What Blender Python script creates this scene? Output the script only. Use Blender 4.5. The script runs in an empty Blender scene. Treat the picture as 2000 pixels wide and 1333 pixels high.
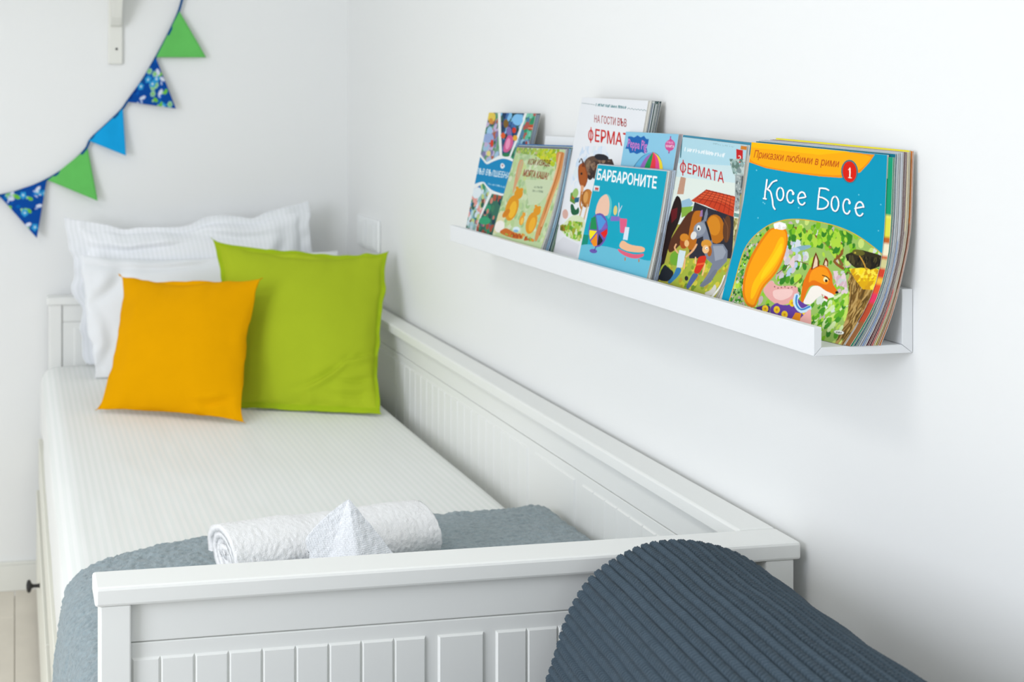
# Child's day bed under a picture ledge of storybooks - procedural scene, Blender 4.5
import bpy, bmesh, math, random
import numpy as np
from mathutils import Vector, noise

C = bpy.context.scene.collection
scn = bpy.context.scene

# ------------------------------------------------------------------ camera, world, lights, exposure
cam_d = bpy.data.cameras.new('camera'); cam = bpy.data.objects.new('camera', cam_d); C.objects.link(cam)
cam.location = (-.9683, -3.502, 1.3732)
cam.rotation_euler = (math.pi/2, 0, -.1679)
cam_d.sensor_width = 36; cam_d.lens = 2392.86/2000*36
cam_d.shift_x = (1000-434.08)/2000; cam_d.shift_y = -(666.5-199.59)/2000
cam_d.clip_start = .02
cam_d.dof.use_dof = True; cam_d.dof.focus_distance = 1.50; cam_d.dof.aperture_fstop = 7.5
scn.camera = cam
scn.view_settings.view_transform = 'Standard'; scn.view_settings.look = 'None'
scn.view_settings.gamma = 1; scn.view_settings.exposure = -0.10
scn.view_settings.use_curve_mapping = False
w = bpy.data.worlds.new('world'); scn.world = w; w.use_nodes = True
w.node_tree.nodes['Background'].inputs[0].default_value = (.91, .955, .955, 1)
w.node_tree.nodes['Background'].inputs[1].default_value = .80
def area(name, loc, target, sx, sy, power, col):
    d = bpy.data.lights.new(name, 'AREA'); d.shape = 'RECTANGLE'; d.size = sx; d.size_y = sy
    d.energy = power; d.color = col
    o = bpy.data.objects.new(name, d); C.objects.link(o); o.location = loc
    o.rotation_euler = (Vector(target)-Vector(loc)).to_track_quat('-Z', 'Y').to_euler()
    return o
area('window_daylight', (-3.2, -3.45, 1.6), (0, -1.2, .9), 1.3, 1.5, 56, (.92, .96, 1.06))
area('added_top_fill', (-1.7, -2.3, 2.50), (-1.7, -2.3, 0), .5, .5, 9.5, (1.0, .985, .95))  # fill light added overhead to brighten the upward faces
try:
    scn.cycles.use_denoising = True
    scn.cycles.max_bounces = 8; scn.cycles.diffuse_bounces = 5
except Exception: pass

# ------------------------------------------------------------------ helpers
def lin1(c): return c/12.92 if c <= .04045 else ((c+.055)/1.055)**2.4
def hexc(h): return [lin1(int(h[i:i+2], 16)/255) for i in (1, 3, 5)]
def mat(name, col, rough=.5, spec=.5, sheen=0, bump=None, var=None, metal=0):
    """bump=(scale, strength, detail[, distance]); var=(scale, amount) gentle colour variation"""
    m = bpy.data.materials.new(name); m.use_nodes = True
    nt = m.node_tree; b = nt.nodes['Principled BSDF']
    c = hexc(col) if isinstance(col, str) else list(col)
    b.inputs['Base Color'].default_value = (*c, 1); b.inputs['Roughness'].default_value = rough
    b.inputs['Specular IOR Level'].default_value = spec; b.inputs['Metallic'].default_value = metal
    if sheen: b.inputs['Sheen Weight'].default_value = sheen; b.inputs['Sheen Roughness'].default_value = .6
    tc = nt.nodes.new('ShaderNodeTexCoord')
    if var:
        n = nt.nodes.new('ShaderNodeTexNoise'); n.inputs['Scale'].default_value = var[0]; n.inputs['Detail'].default_value = 6
        nt.links.new(tc.outputs['Object'], n.inputs['Vector'])
        r = nt.nodes.new('ShaderNodeMapRange'); r.inputs['From Min'].default_value = .3; r.inputs['From Max'].default_value = .7
        r.inputs['To Min'].default_value = 1-var[1]; r.inputs['To Max'].default_value = 1+var[1]
        nt.links.new(n.outputs['Fac'], r.inputs['Value'])
        mx = nt.nodes.new('ShaderNodeVectorMath'); mx.operation = 'SCALE'
        mx.inputs[0].default_value = c; nt.links.new(r.outputs[0], mx.inputs['Scale'])
        nt.links.new(mx.outputs[0], b.inputs['Base Color'])
    if bump:
        n = nt.nodes.new('ShaderNodeTexNoise'); n.inputs['Scale'].default_value = bump[0]; n.inputs['Detail'].default_value = bump[2]
        nt.links.new(tc.outputs['Object'], n.inputs['Vector'])
        bp = nt.nodes.new('ShaderNodeBump'); bp.inputs['Strength'].default_value = bump[1]
        bp.inputs['Distance'].default_value = bump[3] if len(bump) > 3 else .002
        nt.links.new(n.outputs['Fac'], bp.inputs['Height']); nt.links.new(bp.outputs[0], b.inputs['Normal'])
    return m
def stripe_mat(name, c1, c2, axis, period, rough1=.45, rough2=.75, bump=(900, .12, 2)):
    """woven satin stripe: alternating bands of sheen and colour along one axis of a UV or object coordinate"""
    m = mat(name, c1, .6, .3, .15, bump)
    nt = m.node_tree; b = nt.nodes['Principled BSDF']
    tc = nt.nodes.new('ShaderNodeTexCoord'); sp = nt.nodes.new('ShaderNodeSeparateXYZ')
    nt.links.new(tc.outputs['UV' if axis in 'uv' else 'Object'], sp.inputs[0])
    mu = nt.nodes.new('ShaderNodeMath'); mu.operation = 'MULTIPLY'; mu.inputs[1].default_value = 2*math.pi/period
    nt.links.new(sp.outputs[{'u': 0, 'v': 1, 'x': 0, 'y': 1, 'z': 2}[axis]], mu.inputs[0])
    sn = nt.nodes.new('ShaderNodeMath'); sn.operation = 'SINE'; nt.links.new(mu.outputs[0], sn.inputs[0])
    r = nt.nodes.new('ShaderNodeMapRange'); r.inputs['From Min'].default_value = -.35; r.inputs['From Max'].default_value = .35
    nt.links.new(sn.outputs[0], r.inputs['Value'])
    mx = nt.nodes.new('ShaderNodeMix'); mx.data_type = 'RGBA'
    mx.inputs['A'].default_value = (*hexc(c1), 1); mx.inputs['B'].default_value = (*hexc(c2), 1)
    nt.links.new(r.outputs[0], mx.inputs['Factor']); nt.links.new(mx.outputs['Result'], b.inputs['Base Color'])
    r2 = nt.nodes.new('ShaderNodeMapRange'); r2.inputs['To Min'].default_value = rough1; r2.inputs['To Max'].default_value = rough2
    nt.links.new(r.outputs[0], r2.inputs['Value']); nt.links.new(r2.outputs[0], b.inputs['Roughness'])
    return m
def paint_mat(name, rough=.55, spec=.12):
    """printed card: colour comes from the mesh's painted colour attribute"""
    m = bpy.data.materials.new(name); m.use_nodes = True; nt = m.node_tree; b = nt.nodes['Principled BSDF']
    a = nt.nodes.new('ShaderNodeVertexColor'); a.layer_name = 'print'
    nt.links.new(a.outputs['Color'], b.inputs['Base Color'])
    b.inputs['Roughness'].default_value = rough; b.inputs['Specular IOR Level'].default_value = spec
    return m

ORG = {}
def org(o): return ORG.get(o.name, Vector((0, 0, 0))) if o else Vector((0, 0, 0))
def tag(o, label=None, cat=None, group=None, kind=None):
    if label: o['label'] = label
    if cat: o['category'] = cat
    if group: o['group'] = group
    if kind: o['kind'] = kind
    return o
def thing(name, label, cat, loc=(0, 0, 0), group=None):
    o = bpy.data.objects.new(name, None); C.objects.link(o); o.location = loc
    o.empty_display_size = .05
    ORG[o.name] = Vector(loc); return tag(o, label, cat, group)
def mesh_obj(name, V, F, m, parent=None, smooth=False, origin=None, uv=None, colors=None):
    """V in world coordinates; stored relative to the parent's origin"""
    V = np.asarray(V, float)
    if parent is not None: o0 = np.array(org(parent))
    else: o0 = np.array(origin) if origin is not None else np.zeros(3)
    me = bpy.data.meshes.new(name)
    if isinstance(F, np.ndarray) and F.ndim == 2:
        n, k = F.shape
        me.vertices.add(len(V)); me.vertices.foreach_set('co', (V-o0).astype(np.float32).ravel())
        me.loops.add(n*k); me.loops.foreach_set('vertex_index', F.astype(np.int32).ravel())
        me.polygons.add(n); me.polygons.foreach_set('loop_start', np.arange(0, n*k, k, dtype=np.int32))
        me.update(calc_edges=True)
    else:
        me.from_pydata((V-o0).tolist(), [], [list(f) for f in F]); me.update()
    if smooth: me.polygons.foreach_set('use_smooth', np.ones(len(me.polygons), bool))
    if uv is not None:
        l = me.uv_layers.new(name='UVMap'); idx = np.empty(len(me.loops), np.int32); me.loops.foreach_get('vertex_index', idx)
        l.data.foreach_set('uv', np.asarray(uv, np.float32)[idx].ravel())
    if colors is not None:
        a = me.color_attributes.new('print', 'FLOAT_COLOR', 'POINT')
        c4 = np.ones((len(V), 4), np.float32); c4[:, :3] = colors; a.data.foreach_set('color', c4.ravel())
    me.materials.append(m)
    o = bpy.data.objects.new(name, me); C.objects.link(o)
    if parent is not None: o.parent = parent; ORG[o.name] = Vector(o0)
    else: o.location = Vector(o0); ORG[o.name] = Vector(o0)
    return o
def boxes(name, bl, m, parent=None, bev=.0015, origin=None):
    """one mesh made of bevelled boxes, each (x0,x1,y0,y1,z0,z1[,bevel])"""
    bm = bmesh.new()
    for b in bl:
        bb = b[6] if len(b) > 6 else bev
        r = bmesh.ops.create_cube(bm, size=1)
        for v in r['verts']:
            v.co = Vector(((b[0]+b[1])/2+v.co.x*(b[1]-b[0]), (b[2]+b[3])/2+v.co.y*(b[3]-b[2]), (b[4]+b[5])/2+v.co.z*(b[5]-b[4])))
        if bb > 0:
            es = list({e for v in r['verts'] for e in v.link_edges})
            bmesh.ops.bevel(bm, geom=es, offset=min(bb, .45*min(b[1]-b[0], b[3]-b[2], b[5]-b[4])), segments=2, profile=.5, affect='EDGES')
    bmesh.ops.recalc_face_normals(bm, faces=bm.faces)
    V = [v.co[:] for v in bm.verts]; bm.verts.index_update(); F = [[v.index for v in f.verts] for f in bm.faces]; bm.free()
    return mesh_obj(name, V, F, m, parent, origin=origin)
def grid_faces(nu, nv, off=0, flip=False, wrap=False):
    """quads of a (nv rows) x (nu columns) vertex grid"""
    i = np.arange(nu if wrap else nu-1); j = np.arange(nv-1); I, J = np.meshgrid(i, j)
    I2 = (I+1) % nu
    a = J*nu+I; b = J*nu+I2; c = (J+1)*nu+I2; d = (J+1)*nu+I
    F = np.stack([a, b, c, d], -1).reshape(-1, 4)+off
    return F[:, ::-1].copy() if flip else F
def lathe(name, prof, c, axis, m, parent=None, seg=24):
    """prof: list of (r, h) along axis ('x','y','z') from point c"""
    t = np.linspace(0, 2*np.pi, seg, endpoint=False); V = []
    for r, h in prof:
        for a in t:
            p = [r*math.cos(a), r*math.sin(a)]
            q = {'x': (h, p[0], p[1]), 'y': (p[0], h, p[1]), 'z': (p[0], p[1], h)}[axis]
            V.append((c[0]+q[0], c[1]+q[1], c[2]+q[2]))
    F = [list(f) for f in grid_faces(seg, len(prof), wrap=True)]
    F.append(list(range(seg))[::-1]); F.append([(len(prof)-1)*seg+k for k in range(seg)])
    return mesh_obj(name, V, F, m, parent, smooth=True)
def fnoise(P, scale, seed=0):
    """fast smooth value noise for arrays of points (n,2) or (n,3)"""
    P = np.asarray(P)*scale+seed*17.31; I = np.floor(P).astype(np.int64); f = P-I; f = f*f*(3-2*f)
    out = 0; d = P.shape[1]
    for k in range(2**d):
        o = np.array([(k >> b) & 1 for b in range(d)]); J = I+o
        h = (J*np.array([374761393, 668265263, 2147483647 % 982451653])[:d]).sum(1)+seed*1013904223
        h = (h ^ (h >> 13))*1274126177; h = (h ^ (h >> 16)) & 0xffff
        wgt = np.prod(np.where(o, f, 1-f), axis=1); out = out+wgt*(h/65535.0)
    return out*2-1

# ------------------------------------------------------------------ flat print: polygons and letters rasterised to a colour grid
_glyph = {}
def text_tris(txt, weight):
    k = (txt, weight)
    if k not in _glyph:
        cu = bpy.data.curves.new('t', 'FONT'); cu.body = txt; cu.offset = weight; cu.resolution_u = 3
        o = bpy.data.objects.new('t', cu); C.objects.link(o)
        me = bpy.data.meshes.new_from_object(o.evaluated_get(bpy.context.evaluated_depsgraph_get()))
        me.calc_loop_triangles()
        V = np.array([v.co[:2] for v in me.vertices]); T = np.array([t.vertices[:] for t in me.loop_triangles])
        bpy.data.objects.remove(o); bpy.data.meshes.remove(me); bpy.data.curves.remove(cu)
        V[:, 0] -= V[:, 0].min(); V[:, 0] /= V[:, 0].max()
        V[:, 1] /= .73
        _glyph[k] = V[T]
    return _glyph[k]
class Canvas:
    def __init__(s, W, H, ss=2):
        s.W, s.H, s.ss = W, H, ss; s.a = np.ones((H*ss, W*ss, 3), np.float32)
        s.S = np.array([W*ss, H*ss], float)
    def fill(s, h): s.a[:] = hexc(h)
    def mask(s, P, clip=None):
        P = np.asarray(P, float)*s.S
        x0, y0 = np.maximum(np.floor(P.min(0)).astype(int), 0); x1, y1 = np.minimum(np.ceil(P.max(0)).astype(int)+1, s.S.astype(int))
        if x1 <= x0 or y1 <= y0: return None
        X = np.arange(x0, x1)+.5; Y = np.arange(y0, y1)+.5
        M = np.zeros((len(Y), len(X)), bool); Q = np.roll(P, -1, 0)
        for (ax, ay), (bx, by) in zip(P, Q):
            if ay == by: continue
            r = (Y >= min(ay, by)) & (Y < max(ay, by))
            if not r.any(): continue
            xc = ax+(Y[r]-ay)*(bx-ax)/(by-ay)
            M[r] ^= X[None, :] < xc[:, None]
        return M, x0, y0, x1, y1
    def poly(s, P, h):
        r = s.mask(P)
        if r is None: return
        M, x0, y0, x1, y1 = r; s.a[y0:y1, x0:x1][M] = hexc(h)
    def noise(s, seed, n, su, sv, cols, P):
        r = s.mask(P)
        if r is None: return
        M, x0, y0, x1, y1 = r; full = np.zeros(s.a.shape[:2], bool); full[y0:y1, x0:x1] = M
        rng = np.random.default_rng(seed); keep = s.a.copy(); P = np.asarray(P, float)
        lo, hi = np.clip(P.min(0), 0, 1), np.clip(P.max(0), 0, 1)
        t = np.linspace(0, 2*np.pi, 9)[:-1]
        for _ in range(n*3):
            if n <= 0: break
            c = lo+(hi-lo)*rng.random(2); ix, iy = (c*s.S).astype(int)
            if not (0 <= ix < full.shape[1] and 0 <= iy < full.shape[0]) or not full[iy, ix]: continue
            n -= 1; k = rng.uniform(.5, 1.2); a = rng.uniform(-.8, .8)
            e = np.stack([np.cos(t)*su*k*.8, np.sin(t)*sv*k*.8], -1); e[:, 0] += e[:, 1]*a*.5
            s.poly(c+e, cols[rng.integers(len(cols))])
        s.a[~full] = keep[~full]
    def text(s, txt, q, h, wt, sh):
        bl, br, tl = np.array(q, float).reshape(3, 2)/1000
        T = text_tris(txt, 0)
        up = tl-bl; e = np.linalg.norm(up)*wt*.9; ar = s.W/s.H   # weight: the letters are stamped again a hair to each side
        for (ox, oy) in ((0, 0), (1, 0), (-1, 0), (0, 1), (0, -1)) if wt > 0 else ((0, 0),):
            for t in T:
                x = t[:, :1]; y = t[:, 1:]
                s.poly(bl+x*(br-bl)+y*up+y*sh*(br-bl)/max(len(txt), 1)+np.array([ox*e/ar, oy*e]), h)
    def run(s, cmds):
        for c in cmds:
            k = c[0]
            if k == 'B': s.fill(c[1])
            elif k == 'P':
                q = np.array(c[2]).reshape(-1, 2)/1000
                if 6 <= len(q) <= 18:
                    for _ in range(2): r_ = np.roll(q, -1, 0); q = np.stack([q*.78+r_*.22, q*.22+r_*.78], 1).reshape(-1, 2)
                s.poly(q, c[1])
            elif k == 'K': s.poly(np.array(c[2]).reshape(-1, 2)/1000, c[1])
            elif k == 'N': s.noise(c[1], c[2], c[3], c[4], c[5], np.array(c[6]).reshape(-1, 2)/1000)
            elif k == 'T': s.text(c[1], c[2], c[3], c[4], c[5])
    def out(s):
        return s.a.reshape(s.H, s.ss, s.W, s.ss, 3).mean((1, 3))**1.12*.88
# ------------------------------------------------------------------ materials
M_wall = mat('wall_paint', '#ecedec', .7, .3, bump=(60, .08, 4, .001))
M_ceil = mat('ceiling_paint', '#f0f1f0', .9, .2)
M_bed = mat('bed_white_lacquer', '#ecedea', .42, .45, bump=(25, .03, 3, .001))
M_groove = mat('bed_white_lacquer_joint', '#b9bdbd', .6, .3)
M_ledge = mat('ledge_white_lacquer', '#e6e8ea', .45, .4)
M_base = mat('skirting_paint', '#e6e6df', .5, .4)
M_edge = mat('ivory_board_edge', '#e9e8dc', .5, .4)
M_iron = mat('black_iron', '#1b1b1c', .45, .5)
M_wood = mat('oak_plank_whitewashed', '#dcd5c8', .55, .3, var=(9, .05), bump=(40, .15, 5, .001))
M_sheet = stripe_mat('satin_stripe_sheet', '#eeefec', '#e7eae6', 'x', .0135)
M_pillow = stripe_mat('satin_stripe_pillow', '#eff1f5', '#e8ebee', 'u', .0125)
M_plain = mat('white_cotton', '#e9ecef', .8, .2, .2, bump=(500, .1, 3), var=(6, .01))
M_yellow = mat('yellow_cotton', '#e2a000', .95, .06, 0, bump=(900, .25, 3), var=(14, .02))
M_green = mat('green_cotton', '#aabc2a', .95, .06, 0, bump=(900, .2, 3), var=(12, .02))
M_greend = mat('green_cotton_edge', '#a0b822', .95, .06, 0, bump=(900, .2, 3))
M_fleece = mat('grey_fleece', '#8b999e', .95, .1, .3, bump=(420, .5, 3, .003), var=(160, .16))
M_terry = mat('white_terry', '#f4f4f4', .95, .1, .2, bump=(700, .6, 3, .0022))
M_throw = mat('slate_knit', '#46545f', .95, .1, .08, bump=(800, .3, 2, .001), var=(90, .08))
M_chair = mat('grey_upholstery', '#6d7480', .9, .2, .2, bump=(500, .2, 2))
M_leg = mat('birch_leg', '#c9ab80', .5, .4, var=(20, .08))
M_plastic = mat('white_plastic', '#f1f3f3', .3, .5)
M_dark = mat('socket_hole', '#3a3d40', .6, .3)
M_print = paint_mat('printed_card')
M_cloth_print = paint_mat('printed_cotton', .9, .1)
M_paper = mat('book_paper', '#e9e6dc', .8, .2, bump=(400, .2, 2, .0006))

# ------------------------------------------------------------------ setting
def struct(o): o['kind'] = 'structure'; return o
XL = -3.5; YB = -4.6; HC = 2.6
wr = struct(boxes('wall_right', [(0, .12, YB, .12, 0, HC)], M_wall, bev=0))
wb = struct(boxes('wall_back', [(XL, 0, 0, .12, 0, HC)], M_wall, bev=0))
wl = struct(boxes('wall_left', [(XL-.12, XL, YB, .12, 0, .75), (XL-.12, XL, YB, .12, 2.45, HC), (XL-.12, XL, -2.35, .12, .75, 2.45), (XL-.12, XL, YB, -4.55, .75, 2.45)], M_wall, bev=0))
win = thing('window_1', 'white framed window in the left wall', 'window', (XL-.06, -3.45, 1.6)); win['kind'] = 'structure'
del win['category']; del win['label']
boxes('window_frame', [(XL-.09, XL-.03, -4.55, -2.35, .75, .81), (XL-.09, XL-.03, -4.55, -2.35, 2.39, 2.45), (XL-.09, XL-.03, -4.55, -4.49, .81, 2.39), (XL-.09, XL-.03, -2.41, -2.35, .81, 2.39), (XL-.09, XL-.03, -3.48, -3.42, .81, 2.39)], M_plastic, win)
ce = struct(boxes('ceiling', [(XL, 0, YB, 0, HC, HC+.1)], M_ceil, bev=0))
fl = struct(boxes('floor', [(XL, 0, YB, 0, -.06, -.02)], mat('subfloor', '#9a9184', .8), bev=0))
rng = random.Random(4)
x = -.968-.142*2; k = 0
px0 = x
while px0 < -.142*0+.0:
    x1 = min(px0+.142, -.001); yy = -4.59; j = 0
    while yy < -.002:
        y1 = min(yy+rng.choice((1.2, 1.6, 2.0)), -.001)
        boxes('plank', [(px0+.0006, x1-.0006, yy+.0006, y1-.0006, -.02, 0)], M_wood, fl, bev=.0018)
        yy = y1
    px0 = x1
    if px0 >= -.002: break
px0 = x
while px0 > XL+.001:
    x1 = max(px0-.142, XL+.001); yy = -4.59
    while yy < -.002:
        y1 = min(yy+rng.choice((1.6, 2.0, 2.4)), -.001)
        boxes('plank', [(x1+.0006, px0-.0006, yy+.0006, y1-.0006, -.02, 0)], M_wood, fl, bev=.0018); yy = y1
    px0 = x1
struct(boxes('baseboard_back', [(XL, 0, -.014, -.0005, 0, .072), (XL, 0, -.011, -.0005, .0722, .080)], M_base, bev=.001))
struct(boxes('baseboard_right', [(-.010, -.0005, YB, -2.15, 0, .06)], M_base, bev=.001))

# ------------------------------------------------------------------ day bed
XBL, XBR, YF, YH, ZT = -.880, -.011, -2.131, -.021, .83
bed = thing('day_bed', 'white wooden day bed with grooved panels standing against the wall', 'bed', ((XBL+XBR)/2, (YF+YH)/2, 0))
def board(x0, x1, z0, z1, face, d, parent, axis='y'):
    """raised board: chamfered slab whose front is at 'face', body going back by d (sign gives direction)"""
    c = .0022
    if axis == 'y': Q = lambda a, b, z: (a, b, z)
    else: Q = lambda a, b, z: (b, a, z)
    s_ = 1 if d > 0 else -1
    V = [Q(x0, face+s_*c*1.4, z0), Q(x1, face+s_*c*1.4, z0), Q(x1, face+s_*c*1.4, z1), Q(x0, face+s_*c*1.4, z1),
         Q(x0+c, face, z0+c), Q(x1-c, face, z0+c), Q(x1-c, face, z1-c), Q(x0+c, face, z1-c),
         Q(x0, face+d, z0), Q(x1, face+d, z0), Q(x1, face+d, z1), Q(x0, face+d, z1)]
    F = [(4, 5, 6, 7), (0, 1, 5, 4), (1, 2, 6, 5), (2, 3, 7, 6), (3, 0, 4, 7), (0, 8, 9, 1), (1, 9, 10, 2), (2, 10, 11, 3), (3, 11, 8, 0), (8, 11, 10, 9)]
    bm = bmesh.new(); vs = [bm.verts.new(v) for v in V]
    for f in F: bm.faces.new([vs[i] for i in f])
    bmesh.ops.recalc_face_normals(bm, faces=bm.faces)
    F = [[v.index for v in f.verts] for f in bm.faces] if not bm.verts.index_update() else F
    bm.free()
    return mesh_obj('board', V, F, M_bed, parent)
def end_panel(name, yo, yi, front, parent):
    """yo/yi outer and inner y of the end; front=-1 when its outer face looks towards -y"""
    root = mesh_end = boxes(name, [(XBL+.0405, XBR-.052, min(yo+front*-.018, yi+front*.012), max(yo+front*-.018, yi+front*.012), .12, .808)], M_bed, parent, bev=.001)
    ylo, yhi = min(yo, yi), max(yo, yi)
    boxes('cap_rail', [(XBL, XBR, ylo, yhi, .808, ZT, .0035)], M_bed, parent)
    boxes('post', [(XBL+.006, XBL+.041, ylo+.003, yhi-.007, 0, .8078, .002)], M_bed, parent)
    boxes('post', [(XBR-.046, XBR-.008, ylo+.003, yhi-.007, 0, .8078, .002)], M_bed, parent)
    return root
fp = end_panel('foot_panel', YF, YF+.052, -1, bed)
# upper and lower frame boards of the foot panel with the shadow joint between them
boxes('frame_board', [(XBL+.0412, XBR-.0535, YF+.0135, YF+.02, .7612, .8075)], M_bed, fp, bev=.0012)
boxes('frame_board', [(XBL+.0412, XBR-.0535, YF+.0135, YF+.02, .12, .7600)], M_bed, fp, bev=.0012)
FX = []
e = [-.838, -.8051]+[-.8051+.03935*i for i in range(1, 9)]
for i in range(len(e)-1): FX.append((e[i]+.0003, e[i+1]-.0003))
FX.append((-.4756, -.4186))
mid = (-.4756-.4186)/2
FX += [(2*mid-b, 2*mid-a) for a, b in FX[:-1]]
FX = [(a, min(b, XBR-.0545)) for a, b in FX if a < XBR-.07]
for a, b in FX: board(a, b, .17, .7435, YF+.0105, .0028, fp)
hp = end_panel('head_panel', YH, YH-.052, 1, bed)
boxes('frame_board', [(XBL+.0435, XBR-.0535, YH-.052+.008, YH-.052+.0122, .7612, .8075)], M_bed, hp, bev=.0012)
boxes('frame_board', [(XBL+.0435, XBR-.0535, YH-.052+.008, YH-.052+.0122, .12, .7600)], M_bed, hp, bev=.0012)
for a, b in FX:
    if a > -.83: board(a, b, .45, .7435, YH-.052+.0052, .0026, hp)
# side panel along the wall
sp = boxes('side_panel', [(XBR-.030, XBR-.006, YF+.0525, YH-.0525, .12, .8078)], M_bed, bed, bev=.001)
boxes('cap_rail', [(XBR-.052, XBR, YF+.0523, YH-.0523, .808, ZT, .0035)], M_bed, bed)
boxes('frame_board', [(XBR-.0345, XBR-.0302, YF+.053, YH-.053, .7612, .8075)], M_bed, sp, bev=.0012)
boxes('frame_board', [(XBR-.0345, XBR-.0302, YF+.053, YH-.053, .12, .7600)], M_bed, sp, bev=.0012)
yy = -2.045
segs = []
while yy < -1.63: segs.append((yy, yy+.0388)); yy += .0394
segs.append((-1.585, -1.425))
yy = -1.394
while yy < -.66: segs.append((yy, yy+.0388)); yy += .0394
segs.append((-.615, -.455)); yy = -.42
while yy < -.12: segs.append((yy, yy+.0388)); yy += .0394
for a, b in segs: board(a, b, .45, .7435, XBR-.0372, .0026, sp, axis='x')
# open front side: rail, drawers, slatted base
boxes('front_rail', [(-.902, -.880, YF+.012, YH-.012, .315, .43, .002)], M_edge, bed)
boxes('slat_base', [(-.879, XBR-.04, YF+.056, YH-.056, .40, .418)]+[(-.879, XBR-.04, YF+.06+i*.13, YF+.13+i*.13, .418, .434) for i in range(15)], M_bed, bed)
for (y0, y1) in ((-2.10, -1.07), (-1.055, -.075)):
    dr = boxes('drawer', [(-.909, -.893, y0, y1, .03, .30, .002)], M_edge, bed)
    boxes('drawer_box', [(-.8925, -.10, y0+.03, y0+.045, .05, .26), (-.8925, -.10, y1-.045, y1-.03, .05, .26), (-.8925, -.10, y0+.0455, y1-.0455, .05, .062), (-.112, -.10, y0+.0455, y1-.0455, .0625, .26)], M_bed, dr)
    kb = lathe('knob', [(.0055, 0), (.0045, -.004), (.004, -.014), (.006, -.019), (.0135, -.022), (.0155, -.026), (.0125, -.030), (.004, -.032)], (-.909, (y0+y1)/2+.01, .222), 'x', M_iron, dr)

# ------------------------------------------------------------------ mattress in a fitted sheet
def sup(t, p): return np.sign(t)*np.abs(t)**p
def mattress():
    x0, x1, y0, y1, z0, z1 = -.8965, -.080, -2.068, -.082, .436, .650
    nu, nv = 150, 220
    # cross section loop (x,z) of rounded rectangle, swept over y with rounded ends
    cxm, czm = (x0+x1)/2, (z0+z1)/2; hx, hz = (x1-x0)/2, (z1-z0)/2; r = .045
    L = []
    def arc(cx_, cz_, a0, a1, n=9):
        for a in np.linspace(a0, a1, n): L.append((cx_+r*math.cos(a), cz_+r*math.sin(a)))
    for i in np.linspace(-1, 1, 60)[1:-1]: L.append((cxm+i*(hx-r), czm-hz))
    arc(cxm+hx-r, czm-hz+r, -math.pi/2, 0); arc(cxm+hx-r, czm+hz-r, 0, math.pi/2)
    for i in np.linspace(1, -1, 90)[1:-1]: L.append((cxm+i*(hx-r), czm+hz))
    arc(cxm-hx+r, czm+hz-r, math.pi/2, math.pi); arc(cxm-hx+r, czm-hz+r, math.pi, 1.5*math.pi)
    L = np.array(L); n = len(L); ys = np.concatenate([[y0, y0+.006, y0+.02, y0+.045], np.linspace(y0+.08, y1-.08, 170), [y1-.045, y1-.02, y1-.006, y1]])
    ins = np.interp(ys, [y0, y0+.006, y0+.02, y0+.045, y1-.045, y1-.02, y1-.006, y1], [.03, .018, .006, 0, 0, .006, .018, .03])
    V = []
    for y, i_ in zip(ys, ins):
        q = L.copy(); q[:, 0] = cxm+(q[:, 0]-cxm)*(1-i_/hx); q[:, 1] = czm+(q[:, 1]-czm)*(1-i_/hz)
        V.append(np.column_stack([q[:, 0], np.full(n, y), q[:, 1]]))
    V = np.concatenate(V)
    top = np.clip((V[:, 2]-czm)/hz, 0, 1)
    V[:, 2] += top*(.0022*fnoise(V[:, :2], 5, 3)+.0008*fnoise(V[:, :2]*[1, .35], 34, 5))
    V[:, 0] += -.004*(V[:, 0] < x0+.02)*fnoise(V[:, 1:3], 6, 8)
    F = [list(f) for f in grid_faces(n, len(ys), wrap=True)]
    F.append(list(range(n))[::-1]); F.append([(len(ys)-1)*n+k for k in range(n)])
    o = mesh_obj('mattress', V, F, M_sheet, smooth=True, origin=(cxm, (y0+y1)/2, z0))
    tag(o, 'thick mattress in a white satin-striped fitted sheet on the day bed', 'mattress')
mattress()

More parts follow.
